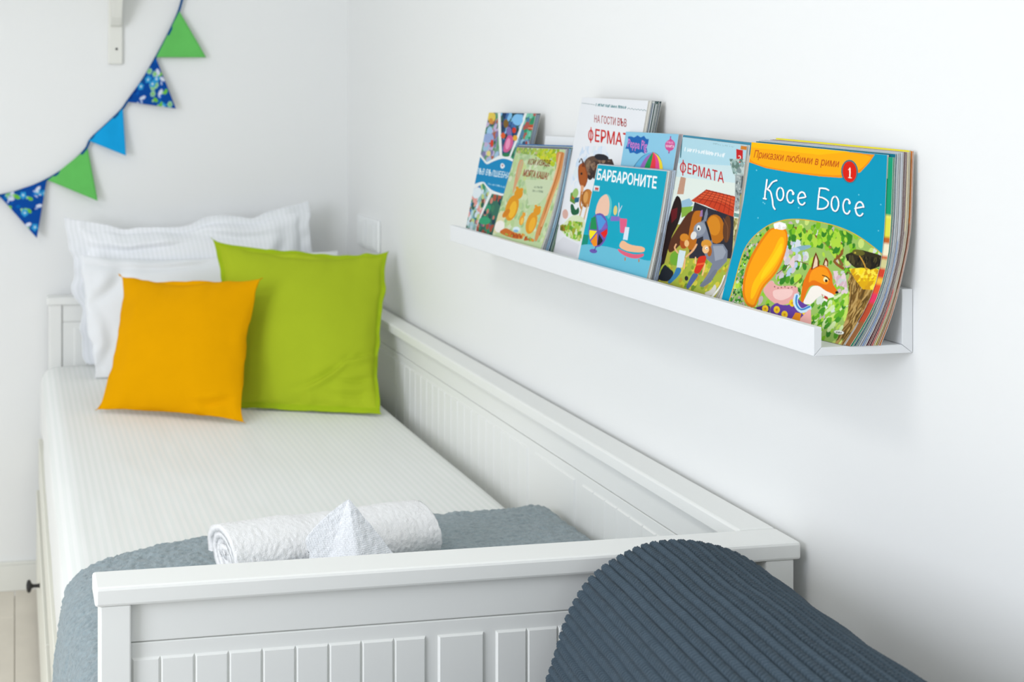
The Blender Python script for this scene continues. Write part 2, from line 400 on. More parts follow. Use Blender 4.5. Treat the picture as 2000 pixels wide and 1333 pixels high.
# ------------------------------------------------------------------ pillows and cushions
def pillow(name, label, cat, BL, BR, TR, TL, T, m, sag=(.02, .02, .02, .02), flange=0., ear=.0, m_fl=None, seed=1, wr=.006, n=90, fl_name='flange', wave=.004, ear_exp=.8, exp=.55, back=.8, zmin=.6525, crease=()):
    BL, BR, TR, TL = map(np.array, (BL, BR, TR, TL))
    org_ = tuple((BL+BR)/2)
    root = thing(name, label, cat, org_)
    def base(u, v):
        q = (BL*((1-u)*(1-v))[:, None]+BR*(u*(1-v))[:, None]+TR*(u*v)[:, None]+TL*((1-u)*v)[:, None])
        ev = (BR-BL+TR-TL)/2; ev = ev/np.linalg.norm(ev); eu = (TL-BL+TR-BR)/2; eu = eu/np.linalg.norm(eu)
        bu = np.abs(4*u*(1-u))**ear_exp; bv = np.abs(4*v*(1-v))**ear_exp
        q = q+eu*(sag[0]*bu*(1-v)**2)[:, None]-eu*(sag[1]*bu*v**2)[:, None]+ev*(sag[2]*bv*(1-u)**2)[:, None]-ev*(sag[3]*bv*u**2)[:, None]
        wn = fnoise(np.column_stack([u, v])*[6, 1.5], 1, seed+40)*.65+fnoise(np.column_stack([u, v])*[15, 3], 1, seed+41)*.35
        wm = fnoise(np.column_stack([u, v])*[1.5, 6], 1, seed+42)*.65+fnoise(np.column_stack([u, v])*[3, 15], 1, seed+43)*.35
        q = q+eu*(wave*wn*np.where(v > .5, (2*v-1)**3, (1-2*v)**3*.3)*bu**.3)[:, None]+ev*(wave*wm*np.abs(2*u-1)**3*bv**.3)[:, None]
        return q, eu, ev
    a = (np.linspace(0, 1, n)); a = .5-.5*np.cos(np.pi*a)*.55-.5*(1-2*a)*.45
    U, Vv = np.meshgrid(a, a); u = U.ravel(); v = Vv.ravel()
    q, eu, ev = base(u, v); nn = np.cross(ev, eu); nn /= np.linalg.norm(nn)
    if nn[1] > 0: nn = -nn
    f = flange
    uu = np.clip((u-f)/(1-2*f), 0, 1); vv = np.clip((v-f)/(1-2*f), 0, 1)
    h = (np.sin(np.pi*uu)**exp)*(np.sin(np.pi*vv)**exp)
    h = h*(1-.16*(1-vv))*T/2
    # wrinkles running in from the corners and edges
    st = np.column_stack([u, v])
    wk = fnoise(st*[1, 1], 5, seed)*.6+fnoise(st*[3, 1], 5, seed+1)*.4
    edge = np.exp(-np.minimum.reduce([uu, 1-uu, vv, 1-vv])*9)
    h = h*(1+.10*fnoise(st, 3, seed+2))+wr*wk*edge*(h > 0)
    for (cu, cv, ang, ln, wd, dp) in crease:
        du = u-cu; dv = v-cv; s1 = du*math.cos(ang)+dv*math.sin(ang); s2 = -du*math.sin(ang)+dv*math.cos(ang)
        s2 = s2-s1**2*.8
        h = h+dp*np.exp(-(s1/ln)**2)*(-np.exp(-(s2/wd)**2)+.6*np.exp(-((s2-1.8*wd)/wd)**2))*(h > 0)
    pf = q+nn*np.maximum(h, 0)[:, None]; pb = q-nn*(np.maximum(h, 0)*back)[:, None]
    if f > 0:
        inner = (u >= f-1e-9) & (u <= 1-f+1e-9) & (v >= f-1e-9) & (v <= 1-f+1e-9)
    rim = (1-np.clip(np.minimum.reduce([u, 1-u, v, 1-v])/max(f, .012), 0, 1))
    rip = (fnoise(st, 16, seed+5)*.004*rim)
    pf = pf+nn*(rip+.0012)[:, None]; pb = pb+nn*(rip-.0012)[:, None]
    pf[:, 2] = np.maximum(pf[:, 2], zmin); pb[:, 2] = np.maximum(pb[:, 2], zmin)
    uvv = np.column_stack([u*np.linalg.norm(BR-BL), v*np.linalg.norm(TL-BL)])
    V = np.concatenate([pf, pb]); F1 = grid_faces(n, n); F2 = grid_faces(n, n, n*n, flip=True)
    rimi = list(range(n))+[k*n+n-1 for k in range(1, n)]+[(n-1)*n+k for k in range(n-2, -1, -1)]+[k*n for k in range(n-2, 0, -1)]
    F3 = np.array([(rimi[i], rimi[i]+n*n, rimi[(i+1) % len(rimi)]+n*n, rimi[(i+1) % len(rimi)]) for i in range(len(rimi))])
    F = np.concatenate([F1, F2, F3])
    if f > 0:
        uvm = np.concatenate([st, st]); cen = uvm[F].mean(1)
        isf = (cen[:, 0] < f) | (cen[:, 0] > 1-f) | (cen[:, 1] < f) | (cen[:, 1] > 1-f)
        for nm, FF, mm in (('cover', F[~isf], m), (fl_name, F[isf], m_fl or m)):
            idx = np.unique(FF); mp = np.full(len(V), -1); mp[idx] = np.arange(len(idx))
            mesh_obj(nm, V[idx], mp[FF], mm, root, smooth=True, uv=np.concatenate([uvv, uvv])[idx])
    else:
        mesh_obj('cover', V, F, m, root, smooth=True, uv=np.concatenate([uvv, uvv]))
    return root
pillow('bed_pillow', 'white satin-striped pillow with a frilled flange standing against the headboard', 'pillow',
       (-.772, -.150, .66), (-.10, -.150, .66), (-.150, -.118, 1.092), (-.832, -.118, 1.058), .15, M_pillow,
       sag=(.0, .036, .0, .0), flange=.055, seed=3, wr=.02, wave=.024, exp=.5, back=.35, n=100,
       crease=((.3, .80, .15, .2, .03, .012), (.62, .86, -.3, .16, .03, .014), (.85, .7, 1.2, .14, .03, .010), (.15, .66, 1.4, .2, .03, .008)))
pillow('bed_pillow', 'plain white pillow in front of the striped one, behind the two colour cushions', 'pillow',
       (-.762, -.300, .655), (-.10, -.300, .66), (-.085, -.205, .962), (-.795, -.215, .965), .13, M_plain,
       sag=(.0, .018, .0, .0), seed=12, wr=.014, wave=.008, exp=.5, back=.45, n=90,
       crease=((.12, .75, 1.2, .15, .03, .010), (.3, .9, .1, .25, .03, .008), (.08, .3, 1.5, .2, .025, .008)))
pillow('throw_cushion', 'lime green square cushion with a stitched flange leaning by the wall', 'cushion',
       (-.4789, -.657, .655), (-.1371, -.7873, .655), (-.030, -.500, .9925), (-.4721, -.4014, 1.0249), .135, M_green,
       sag=(.0, .024, .022, .010), flange=.028, m_fl=M_greend, seed=21, wr=.015, wave=.007, ear_exp=.6, back=.8, n=110,
       crease=((.66, .15, .5, .15, .014, -.011), (.88, .27, .35, .10, .014, -.009), (.85, .16, .2, .09, .012, .007), (.8, .08, .1, .12, .015, .006), (.5, .93, .0, .3, .02, .005)))
pillow('throw_cushion', 'yellow square cushion in front of the green cushion', 'cushion',
       (-.7823, -.6448, .655), (-.4595, -.8145, .655), (-.3831, -.6295, .9536), (-.7129, -.4448, .9445), .125, M_yellow,
       sag=(.012, .020, .026, .022), ear_exp=.45, wave=.007, seed=33, wr=.013, back=.7, n=90, exp=.5,
       crease=((.5, .95, .0, .2, .02, .006), (.82, .08, .3, .12, .02, .006)))

# ------------------------------------------------------------------ grey fleece blanket folded across the foot of the bed
def blanket():
    # cross-section path in x-z from the wall side over the top and down the open side
    path = [(-.062, .640), (-.060, .660), (-.066, .676), (-.080, .6850), (-.11, .6865), (-.25, .683), (-.45, .680), (-.65, .678), (-.78, .676), (-.840, .673), (-.872, .664), (-.893, .645), (-.903, .615), (-.9085, .58), (-.911, .52), (-.913, .44), (-.921, .36), (-.923, .28), (-.926, .20)]
    path = np.array(path)
    for _ in range(3):
        q = [path[0]]
        for a, b in zip(path[:-1], path[1:]): q += [a*.75+b*.25, a*.25+b*.75]
        q.append(path[-1]); path = np.array(q)
    s = np.r_[0, np.cumsum(np.linalg.norm(np.diff(path, axis=0), axis=1))]; L = s[-1]
    nu = 440; si = np.linspace(0, L, nu); P = np.column_stack([np.interp(si, s, path[:, 0]), np.interp(si, s, path[:, 1])])
    tg = np.gradient(P, axis=0); tg /= np.linalg.norm(tg, axis=1)[:, None]; N2 = np.column_stack([-tg[:, 1], tg[:, 0]])
    N2 *= np.sign(N2[nu//3, 1]) or 1
    th = .024
    # fold profile along y: top sheet from near end to the far fold, round and back underneath
    ny = 260; t = np.linspace(0, 1, ny)
    V = np.zeros((ny, nu, 3)); far = np.interp(P[:, 0], [-.93, -.86, -.66, -.27, -.06], [-1.655, -1.615, -1.560, -1.535, -1.522])+.004*fnoise(np.column_stack([si, si*0]), 9, 2)
    near = -2.070
    for j in range(ny):
        tt = t[j]
        if tt < .82: y = near+(far-.012-near)*(tt/.82); off = np.zeros(nu)
        else:
            a = (tt-.82)/.18*math.pi; y = far-.012+.012*math.sin(a); off = -(1-math.cos(a))*.5*(th-.004)*np.ones(nu)
        V[j, :, 0] = P[:, 0]+N2[:, 0]*off; V[j, :, 2] = P[:, 1]+N2[:, 1]*off; V[j, :, 1] = y
    Vf = V.reshape(-1, 3); N3 = np.tile(np.column_stack([N2[:, 0], np.zeros(nu), N2[:, 1]]), (ny, 1))
    sy = np.column_stack([np.tile(si, ny), Vf[:, 1]])
    d = .0035*fnoise(sy, 7, 4)+.0014*fnoise(sy, 45, 5)+.0016*fnoise(sy, 190, 6)+.0012*fnoise(sy, 330, 7)
    side = np.clip((np.tile(si, ny)-.86)/.1, 0, 1)
    d = d+side*.004*np.sin(Vf[:, 1]*38+2*fnoise(sy, 4, 9))
    edge = np.repeat((t > .82)*np.sin(np.clip((t-.82)/.18, 0, 1)*math.pi), nu)
    Vf = Vf+N3*(d+edge*0)[:, None]; Vf[:, 1] += edge*.002*fnoise(np.column_stack([sy[:, 0], t.repeat(nu)*9]), 260, 11)
    o = mesh_obj('fleece_blanket', Vf, grid_faces(nu, ny), M_fleece, smooth=True, origin=(-.48, -1.8, .68))
    tag(o, 'grey fleece blanket folded across the foot of the bed and hanging over its side', 'blanket')
blanket()

# ------------------------------------------------------------------ rolled towel and folded face cloth
def towel_roll():
    A = np.array([-.677, -1.790, .7300]); B = np.array([-.356, -1.722, .7250]); ax = (B-A)/np.linalg.norm(B-A)
    up = np.array([0, 0, 1.]); rt = np.cross(ax, up); rt /= np.linalg.norm(rt); up = np.cross(rt, ax)
    root = thing('rolled_towel', 'white terry towel rolled up on the grey blanket', 'towel', tuple((A+B)/2-np.array([0, 0, .04])))
    nt_, nl = 560, 150; turns = 4.2; R0, R1 = .006, .0430; th = .0087
    def surf_(s_, side):
        ang = s_*turns*2*math.pi; r = R0+(R1-R0)*s_-(0 if side else th)
        return ang, np.maximum(r, .0008)
    Vs = []
    for side in (1, 0):
        s_ = np.linspace(0, 1, nt_); ang, r = surf_(s_, side); ang = ang+2.2
        l = np.linspace(0, 1, nl)
        S_, Lg = np.meshgrid(s_, l); A2 = np.tile(ang, (nl, 1)); R2 = np.tile(r, (nl, 1))
        P2 = np.column_stack([S_.ravel()*turns*.16, Lg.ravel()*.35])
        rr = R2.ravel()+.0007*fnoise(P2, 420, 3)+.0004*fnoise(P2, 760, 8)+.0016*fnoise(P2, 26, 4)
        sgn = np.sin(A2.ravel())
        flat = np.where(sgn < 0, .93, 1.0)
        ends = .004*fnoise(np.column_stack([S_.ravel()*20, Lg.ravel()*0]), 1, 6)*(np.abs(Lg.ravel()-.5)*2)**6+(1-S_.ravel())*.004*np.sign(Lg.ravel()-.5)*-1*(np.abs(Lg.ravel()-.5)*2)**8
        bul = 1+.05*np.clip((Lg.ravel()-.45)*2, 0, 1)
        p = A+(B-A)*Lg.ravel()[:, None]+ax*ends[:, None]+rt*(rr*np.cos(A2.ravel())*1.45)[:, None]+up*(rr*sgn*flat)[:, None]
        Vs.append(p)
    V = np.concatenate(Vs); n1 = nt_*nl
    F = [grid_faces(nt_, nl), grid_faces(nt_, nl, n1, flip=True)]
    e0 = np.arange(nt_-1)
    F.append(np.stack([e0, e0+1, e0+1+n1, e0+n1], -1)[:, ::-1]); b = (nl-1)*nt_
    F.append(np.stack([b+e0, b+e0+1, b+e0+1+n1, b+e0+n1], -1))
    c = np.arange(nl-1)*nt_
    for off in (0, nt_-1): F.append(np.stack([c+off, c+nt_+off, c+nt_+off+n1, c+off+n1], -1))
    mesh_obj('terry_sheet', V, np.concatenate(F), M_terry, root, smooth=True)
towel_roll()
def cloth_peak():
    """face cloth folded into a pointed fan with ribbed weave, resting against the towel roll"""
    apex = np.array([-.508, -1.843, .818]); Lf = np.array([-.574, -1.855, .771]); Lb = np.array([-.560, -1.885, .694])
    Fr = np.array([-.505, -1.905, .697]); Rb = np.array([-.414, -1.868, .694]); Bk = np.array([-.49, -1.838, .70])
    root = thing('face_cloth', 'white ribbed face cloth folded to a point in front of the rolled towel', 'towel', tuple((Lb+Rb)/2))
    ring = [Lf, Lb, Fr, Rb, Bk]
    n = 150; k = 60; pts = []
    # closed outline at the base, rising to the apex with a bulge
    out = np.array(ring+[ring[0]]); sl = np.r_[0, np.cumsum(np.linalg.norm(np.diff(out, axis=0), axis=1))]
    ui = np.linspace(0, sl[-1], n, endpoint=False); O_ = np.column_stack([np.interp(ui, sl, out[:, i]) for i in range(3)])
    # round the corners a little
    for _ in range(2): O_ = (np.roll(O_, 1, 0)+2*O_+np.roll(O_, -1, 0))/4
    cen = O_.mean(0)
    V = []
    for j in range(k):
        t = j/(k-1); q = O_*(1-t)+apex*t
        dirn = O_-cen; dirn[:, 2] *= .3; dirn /= np.linalg.norm(dirn, axis=1)[:, None]
        q = q+dirn*(.0060*math.sin(math.pi*t)**.8*(1-t*.3))
        V.append(q)
    V = np.concatenate(V); jj = np.repeat(np.linspace(0, 1, k), n); uu = np.tile(np.arange(n)/n, k)
    V = V+(.0007*fnoise(V*1.0, 220, 3))[:, None]*np.array([1, -1, .5])
    Vb = np.concatenate([V, [O_.mean(0)]]); F = [list(f) for f in grid_faces(n, k, wrap=True)]+[[i, len(V), (i+1) % n] for i in range(n)]
    m = mat('white_ribbed_terry', '#f3f5f9', .95, .1, .3)
    nt = m.node_tree; b = nt.nodes['Principled BSDF']; uvn = nt.nodes.new('ShaderNodeTexCoord'); vor = nt.nodes.new('ShaderNodeTexVoronoi')
    mp = nt.nodes.new('ShaderNodeMapping'); mp.inputs['Rotation'].default_value = (0, 0, .5); mp.inputs['Scale'].default_value = (620, 300, 420)
    vor.inputs['Scale'].default_value = 1; vor.inputs['Randomness'].default_value = .35
    nt.links.new(uvn.outputs['Object'], mp.inputs[0]); nt.links.new(mp.outputs[0], vor.inputs['Vector'])
    bp = nt.nodes.new('ShaderNodeBump'); bp.inputs['Strength'].default_value = .8; bp.inputs['Distance'].default_value = .0015; bp.invert = True
    nt.links.new(vor.outputs['Distance'], bp.inputs['Height']); nt.links.new(bp.outputs[0], b.inputs['Normal'])
    mesh_obj('folded_cloth', Vb, F, m, root, smooth=True)
cloth_peak()

# ------------------------------------------------------------------ armchair with knitted throw over its back
AX = np.array([.1800, .9801, -.0833]); UPv = np.array([.01505, .08193, .99652]); RT = np.array([.98354, -.18067, 0.])
O0 = np.array([-.24, -2.172, .8615])
SEC = [(-.150, -.33), (-.140, -.24), (-.1209, -.1637), (-.1115, -.1389), (-.1032, -.1139), (-.0957, -.0953), (-.0882, -.0808), (-.077, -.0603), (-.0646, -.0445), (-.0463, -.0290), (-.0281, -.0185), (-.0039, -.0091), (.0202, -.0049), (.0501, -.0048), (.0857, -.0125), (.1092, -.0235), (.135, -.042), (.155, -.065), (.168, -.10), (.175, -.15), (.178, -.22), (.178, -.30)]
def resample(P, n):
    P = np.array(P, float)
    for _ in range(3):
        q = [P[0]]
        for a, b in zip(P[:-1], P[1:]): q += [a*.75+b*.25, a*.25+b*.75]
        q.append(P[-1]); P = np.array(q)
    s = np.r_[0, np.cumsum(np.linalg.norm(np.diff(P, axis=0), axis=1))]; si = np.linspace(0, s[-1], n)
    return np.column_stack([np.interp(si, s, P[:, 0]), np.interp(si, s, P[:, 1])]), si
def throw():
    pitch = .0102; P, si = resample(SEC, 640)
    tg = np.gradient(P, axis=0); tg /= np.linalg.norm(tg, axis=1)[:, None]; N2 = np.column_stack([-tg[:, 1], tg[:, 0]])
    if N2[320, 1] < 0: N2 = -N2
    nl = 620; ts = np.concatenate([np.linspace(0, .012, 10), np.linspace(.0128, .52, nl-10)])
    S, Tt = np.meshgrid(si, ts); PX = np.tile(P[:, 0], (nl, 1)); PZ = np.tile(P[:, 1], (nl, 1)); NX = np.tile(N2[:, 0], (nl, 1)); NZ = np.tile(N2[:, 1], (nl, 1))
    wob = .0022*fnoise(np.column_stack([S.ravel(), Tt.ravel()]), 9, 3).reshape(S.shape)
    ph = (S+wob)/pitch; w_ = (ph-np.floor(ph))*2-1; row = np.floor(ph)
    rib = (1-np.abs(w_)**5)
    chev = np.sin(2*math.pi*(Tt/.0056+.8*(w_*.5+.5)**2*(1-2*(row % 2))))
    d = .0036*rib+.0030*chev*np.sqrt(np.clip(rib, 0, 1))
    st = np.column_stack([S.ravel(), Tt.ravel()])
    d = d+(.0014*fnoise(st, 9, 5)+.0012*fnoise(st, 24, 6)).reshape(S.shape)
    r = .014; end = np.clip(1-Tt/.012, 0, 1); d = d-r*(1-np.sqrt(np.clip(1-end**2, 0, 1)))
    V = O0+RT*(PX+NX*d)[..., None]+UPv*(PZ+NZ*d)[..., None]-AX*Tt[..., None]
    V = V.reshape(-1, 3)
    o = mesh_obj('knitted_throw', V, grid_faces(len(si), nl), M_throw, smooth=True, origin=tuple(O0))
    tag(o, 'slate grey chunky ribbed throw draped over the armchair at the foot of the bed', 'throw')
throw()
def armchair():
    root = thing('armchair', 'grey armchair hidden under the ribbed throw, back to the wall', 'armchair', (-.45, -2.5, 0))
    P, si = resample(SEC, 60); c = np.array([.02, -.2]); tg = np.gradient(P, axis=0); tg /= np.linalg.norm(tg, axis=1)[:, None]
    N2 = np.column_stack([-tg[:, 1], tg[:, 0]])
    if N2[30, 1] < 0: N2 = -N2
    P = P-N2*.017
    P = np.vstack([P, [(P[-1][0], -.62)], [(P[0][0], -.62)]])
    n = len(P); V = []
    for t, sc in ((.006, .9), (.010, .97), (.02, 1.), (.60, 1.), (.62, .97)):
        q = c+(P-c)*sc
        V.append(O0+RT*q[:, :1]+UPv*q[:, 1:]-AX*t)
    V = np.concatenate(V); V[:, 2] = np.maximum(V[:, 2], .14)
    F = [list(f) for f in grid_faces(n, 5, wrap=True)]; F.append(list(range(n))[::-1]); F.append([4*n+k for k in range(n)])
    mesh_obj('backrest', V, F, M_chair, root, smooth=False)
    def loc(a, b, z): p = O0+RT*a-AX*b; return (p[0], p[1], z)
    def block(nm, a0, a1, b0, b1, z0, z1, m, bv=.03):
        bm = bmesh.new(); r = bmesh.ops.create_cube(bm, size=1)
        for v in r['verts']: v.co = Vector(((a0+a1)/2+v.co.x*(a1-a0), (b0+b1)/2+v.co.y*(b1-b0), (z0+z1)/2+v.co.z*(z1-z0)))
        bmesh.ops.bevel(bm, geom=bm.edges[:], offset=bv, segments=3, profile=.5, affect='EDGES')
        bm.verts.index_update()
        VV = [loc(v.co.x, v.co.y, v.co.z) for v in bm.verts]; FF = [[v.index for v in f.verts][::-1] for f in bm.faces]; bm.free()
        return mesh_obj(nm, VV, FF, m, root, smooth=True)
    block('seat_base', -.62, -.165, .14, .62, .15, .30, M_chair)
    block('seat_cushion', -.63, -.17, .215, .545, .305, .43, M_chair, .04)
    block('armrest', -.60, -.17, .13, .21, .302, .56, M_chair)
    block('armrest', -.60, -.17, .55, .63, .302, .56, M_chair)
    for a in (-.58, .12):
        for b in (.18, .58):
            p = loc(a, b, 0); lathe('leg', [(.013, 0), (.02, .149)], p, 'z', M_leg, root, 16)
armchair()

# ------------------------------------------------------------------ picture ledges
LZ = 1.099; YE, YM, YS = -2.308, -1.7578, -1.192
def ledge(label, y0, y1):
    t = thing('picture_ledge', label, 'shelf', (0, (y0+y1)/2, LZ), 'white picture ledges on the right wall')
    # mitred profile pieces
    def prof(nm, pts):
        n = len(pts); V = [(x, y0, z) for x, z in pts]+[(x, y1, z) for x, z in pts]
        bm = bmesh.new(); vs = [bm.verts.new(v) for v in V]
        bm.faces.new(vs[:n][::-1]); bm.faces.new(vs[n:])
        for i in range(n): bm.faces.new((vs[i], vs[(i+1) % n], vs[n+(i+1) % n], vs[n+i]))
        bmesh.ops.recalc_face_normals(bm, faces=bm.faces)
        bmesh.ops.bevel(bm, geom=bm.edges[:], offset=.0005, segments=1, affect='EDGES')
        bm.verts.index_update(); V = [v.co[:] for v in bm.verts]; F = [[v.index for v in f.verts] for f in bm.faces]; bm.free()
        return mesh_obj(nm, V, F, M_ledge, t)
    prof('back_panel', [(-.0004, LZ), (-.0004, LZ+.070), (-.0135, LZ+.070), (-.0135, LZ+.0098)])
    prof('bottom_panel', [(-.0008, LZ), (-.0139, LZ+.0095), (-.1103, LZ+.0095), (-.1197, LZ)])
    prof('front_lip', [(-.1200, LZ+.0002), (-.1106, LZ+.0098), (-.1106, LZ+.0315), (-.1200, LZ+.0315)])
    return t
ledge('near white picture ledge on the right wall, its open end in view', YE, YM-.0004)
ledge('far white picture ledge on the right wall, behind the seam', YM+.0004, YS)

# ------------------------------------------------------------------ wall socket
so = thing('wall_switch', 'white double switch plate low on the right wall behind the green cushion', 'switch', (0, -.23, 1.01))
boxes('plate', [(-.009, -.0003, -.335, -.132, .968, 1.054, .003)], M_plastic, so)
for y0 in (-.330, -.232):
    ins = boxes('insert', [(-.0125, -.0092, y0+.010, y0+.084, .974, 1.048, .002)], M_plastic, so)
    bm_ = boxes('rocker', [(-.0150, -.0127, y0+.018, y0+.076, .981, 1.041, .002)], M_plastic, ins)

# ------------------------------------------------------------------ wall shelf bracket (upper left)
sh = thing('wall_shelf', 'white wall shelf on a curved bracket with a dark screw above the bunting', 'shelf', (-1.1, -.1, 1.80))
boxes('shelf_board', [(-1.75, -.45, -.24, -.0005, 1.80, 1.822, .002)], M_base, sh)
for xb in (-.685, -1.50):
    br = boxes('bracket', [(xb-.0203, xb+.0203, -.012, -.0005, 1.4816, 1.799, .003)], M_base, sh)
    q = [(-.0125, 1.588), (-.030, 1.592), (-.052, 1.612), (-.078, 1.655), (-.115, 1.712), (-.165, 1.755), (-.185, 1.772), (-.185, 1.7985), (-.0125, 1.7985)]
    inner = [(-.0125, 1.65), (-.04, 1.66), (-.075, 1.70), (-.12, 1.76), (-.0125, 1.76)]
    n = len(q); V = [(xb-.0145, y, z) for y, z in q]+[(xb+.0145, y, z) for y, z in q]
    F = [list(range(n)), list(range(2*n-1, n-1, -1))]+[[i, n+i, n+(i+1) % n, (i+1) % n] for i in range(n)]
    mesh_obj('brace', V, F, M_base, br)
    lathe('screw', [(.0035, 0), (.0035, -.0012), (.001, -.0016)], (xb+.003, -.0122, 1.5245), 'y', M_iron, br, 12)

fixture = thing('added_fill_fixture', 'flat white round ceiling lamp added out of view for the top fill', 'fixture', (-1.7, -2.3, HC))  # unseen disc added to go with the overhead fill light
lathe('base', [(.30, -.0005), (.30, -.03), (.29, -.035)], (-1.7, -2.3, HC), 'z', M_plastic, fixture, 48)
lathe('diffuser', [(.285, -.0355), (.28, -.06), (.25, -.075), (.1, -.082)], (-1.7, -2.3, HC), 'z', mat('fixture_diffuser', '#f6f5f0', .4), fixture, 48)

# ------------------------------------------------------------------ bunting
def bunting():
    root = thing('bunting', 'blue and green fabric pennant bunting hanging in an arc on the back wall', 'bunting', (-.7, -.015, 1.35))
    M_tape = mat('navy_tape', '#0e4f86', .8, .2, bump=(700, .2, 2)); M_g = mat('green_flag', '#66c060', .85, .15, bump=(600, .2, 3, .001), var=(20, .05)); M_b = mat('azure_flag', '#129fdc', .85, .15, bump=(600, .2, 3, .001), var=(20, .03))
    line = [(-.440, 1.82), (-.4952, 1.6666), (-.5026, 1.6341), (-.535, 1.565), (-.569, 1.5015), (-.610, 1.430), (-.6526, 1.3741), (-.6643, 1.3536), (-.715, 1.305), (-.7616, 1.2640), (-.7640, 1.243), (-.82, 1.190), (-.878, 1.1530), (-.945, 1.125), (-1.01, 1.1102), (-1.10, 1.10), (-1.22, 1.105), (-1.34, 1.125), (-1.45, 1.16)]
    P, si = resample(line, 160); tg = np.gradient(P, axis=0); tg /= np.linalg.norm(tg, axis=1)[:, None]; N = np.column_stack([-tg[:, 1], tg[:, 0]])
    hw = .0036; V = []
    for i in range(160):
        for a, yy in ((-hw, -.0165), (hw, -.0165), (hw, -.0135), (-hw, -.0135)): V.append((P[i, 0]+N[i, 0]*a, yy, P[i, 1]+N[i, 1]*a))
    F = [list(f) for f in grid_faces(4, 160, wrap=True)]+[[3, 2, 1, 0], [636, 637, 638, 639]]
    mesh_obj('tape', V, F, M_tape, root, smooth=False)
    def pennant(a, b, c, m, label, out=.030, art=False, seed=1):
        a, b, c = (np.array(v, float) for v in (a, b, c)); n = 70 if art else 24; V = []; UV = []
        for i in range(n+1):
            for j in range(n+1-i):
                u, v = i/n, j/n; w_ = 1-u-v; p = a*w_+b*u+c*v
                y = -.0175-(out-.0175)*v**1.3-.004*math.sin(3.1*v+5*u+seed)*v-.0015*math.sin(9*u+seed)
                V.append((p[0], y, p[1])); UV.append((u+v*.5, v))
        V = np.array(V); idx = {}; k = 0
        for i in range(n+1):
            for j in range(n+1-i): idx[i, j] = k; k += 1
        F = []
        for i in range(n):
            for j in range(n-i):
                F.append((idx[i, j], idx[i+1, j], idx[i, j+1]))
                if j < n-i-1: F.append((idx[i+1, j], idx[i+1, j+1], idx[i, j+1]))
        nV = len(V); back = V.copy(); back[:, 1] += .0012
        F2 = [(x_+nV, z_+nV, y_+nV) for x_, y_, z_ in F]
        rim = [idx[i, 0] for i in range(n+1)]+[idx[n-j, j] for j in range(1, n+1)]+[idx[0, j] for j in range(n-1, 0, -1)]
        F3 = [(rim[q], rim[q]+nV, rim[(q+1) % len(rim)]+nV, rim[(q+1) % len(rim)]) for q in range(len(rim))]
        cols = None
        if art:
            cv = Canvas(150, 150); cv.fill('#1358ac'); r = np.random.default_rng(seed)
            full = [(0, 0), (1, 0), (1, 1), (0, 1)]
            cv.noise(seed, 22, .06, .05, ['#0f3f8c', '#1a6cc4', '#0d74c0'], full)
            t = np.linspace(0, 2*np.pi, 14)[:-1]
            def el(x, y, rx, ry, rot, col):
                e = np.stack([np.cos(t)*rx, np.sin(t)*ry], -1); R_ = np.array([[math.cos(rot), -math.sin(rot)], [math.sin(rot), math.cos(rot)]])
                cv.poly(e@R_.T+[x, y], col)
            for q in range(34):
                x, y = r.uniform(.05, .95), r.uniform(.03, .97); kd = q % 4
                if kd == 0:
                    for z_ in range(5): el(x+.045*math.cos(z_*1.257), y+.045*math.sin(z_*1.257), .03, .03, 0, '#3fa9de')
                    el(x, y, .022, .022, 0, '#d8eef4')
                elif kd == 1: el(x, y, .035, .07, r.uniform(0, 3), '#dfe6f6'); el(x+.07, y+.03, .016, .04, r.uniform(0, 3), '#c2d2f2')
                elif kd == 2: el(x, y, .06, .035, r.uniform(0, 3), '#7ecb4e'); el(x+.05, y-.04, .03, .02, .5, '#a9dca0')
                else:
                    for z_ in range(6): el(x+.04*math.cos(z_*1.05), y+.04*math.sin(z_*1.05), .022, .02, 0, '#a8dcae')
                    el(x, y, .02, .02, 0, '#8ed04e')
            img = cv.out(); UV = np.array(UV); ix = np.clip((UV[:, 0]*149).astype(int), 0, 149); iy = np.clip((UV[:, 1]*149).astype(int), 0, 149)
            cols = np.concatenate([img[iy, ix]]*2)
        tag(mesh_obj('pennant', np.concatenate([V, back]), F+F2+F3, m, root, smooth=True, colors=cols), label)
    pennant((-.5026, 1.634), (-.569, 1.5015), (-.4255, 1.5015), M_g, 'plain green pennant', .026, seed=1)
    pennant((-.570, 1.4995), (-.6526, 1.3745), (-.5140, 1.3545), M_cloth_print, 'blue pennant printed with small flowers and leaves', .034, True, 7)
    pennant((-.6643, 1.3540), (-.7620, 1.2640), (-.6575, 1.2215), M_b, 'plain sky blue pennant', .042, seed=3)
    pennant((-.7640, 1.243), (-.8760, 1.1530), (-.7370, 1.0945), M_g, 'plain green pennant', .036, seed=4)
    pennant((-.8790, 1.1530), (-1.010, 1.110), (-.9070, .9930), M_cloth_print, 'blue pennant printed with small flowers and leaves', .040, True, 12)
    pennant((-1.02, 1.109), (-1.15, 1.1005), (-1.09, .975), M_b, 'plain sky blue pennant', .036, seed=6)
bunting()

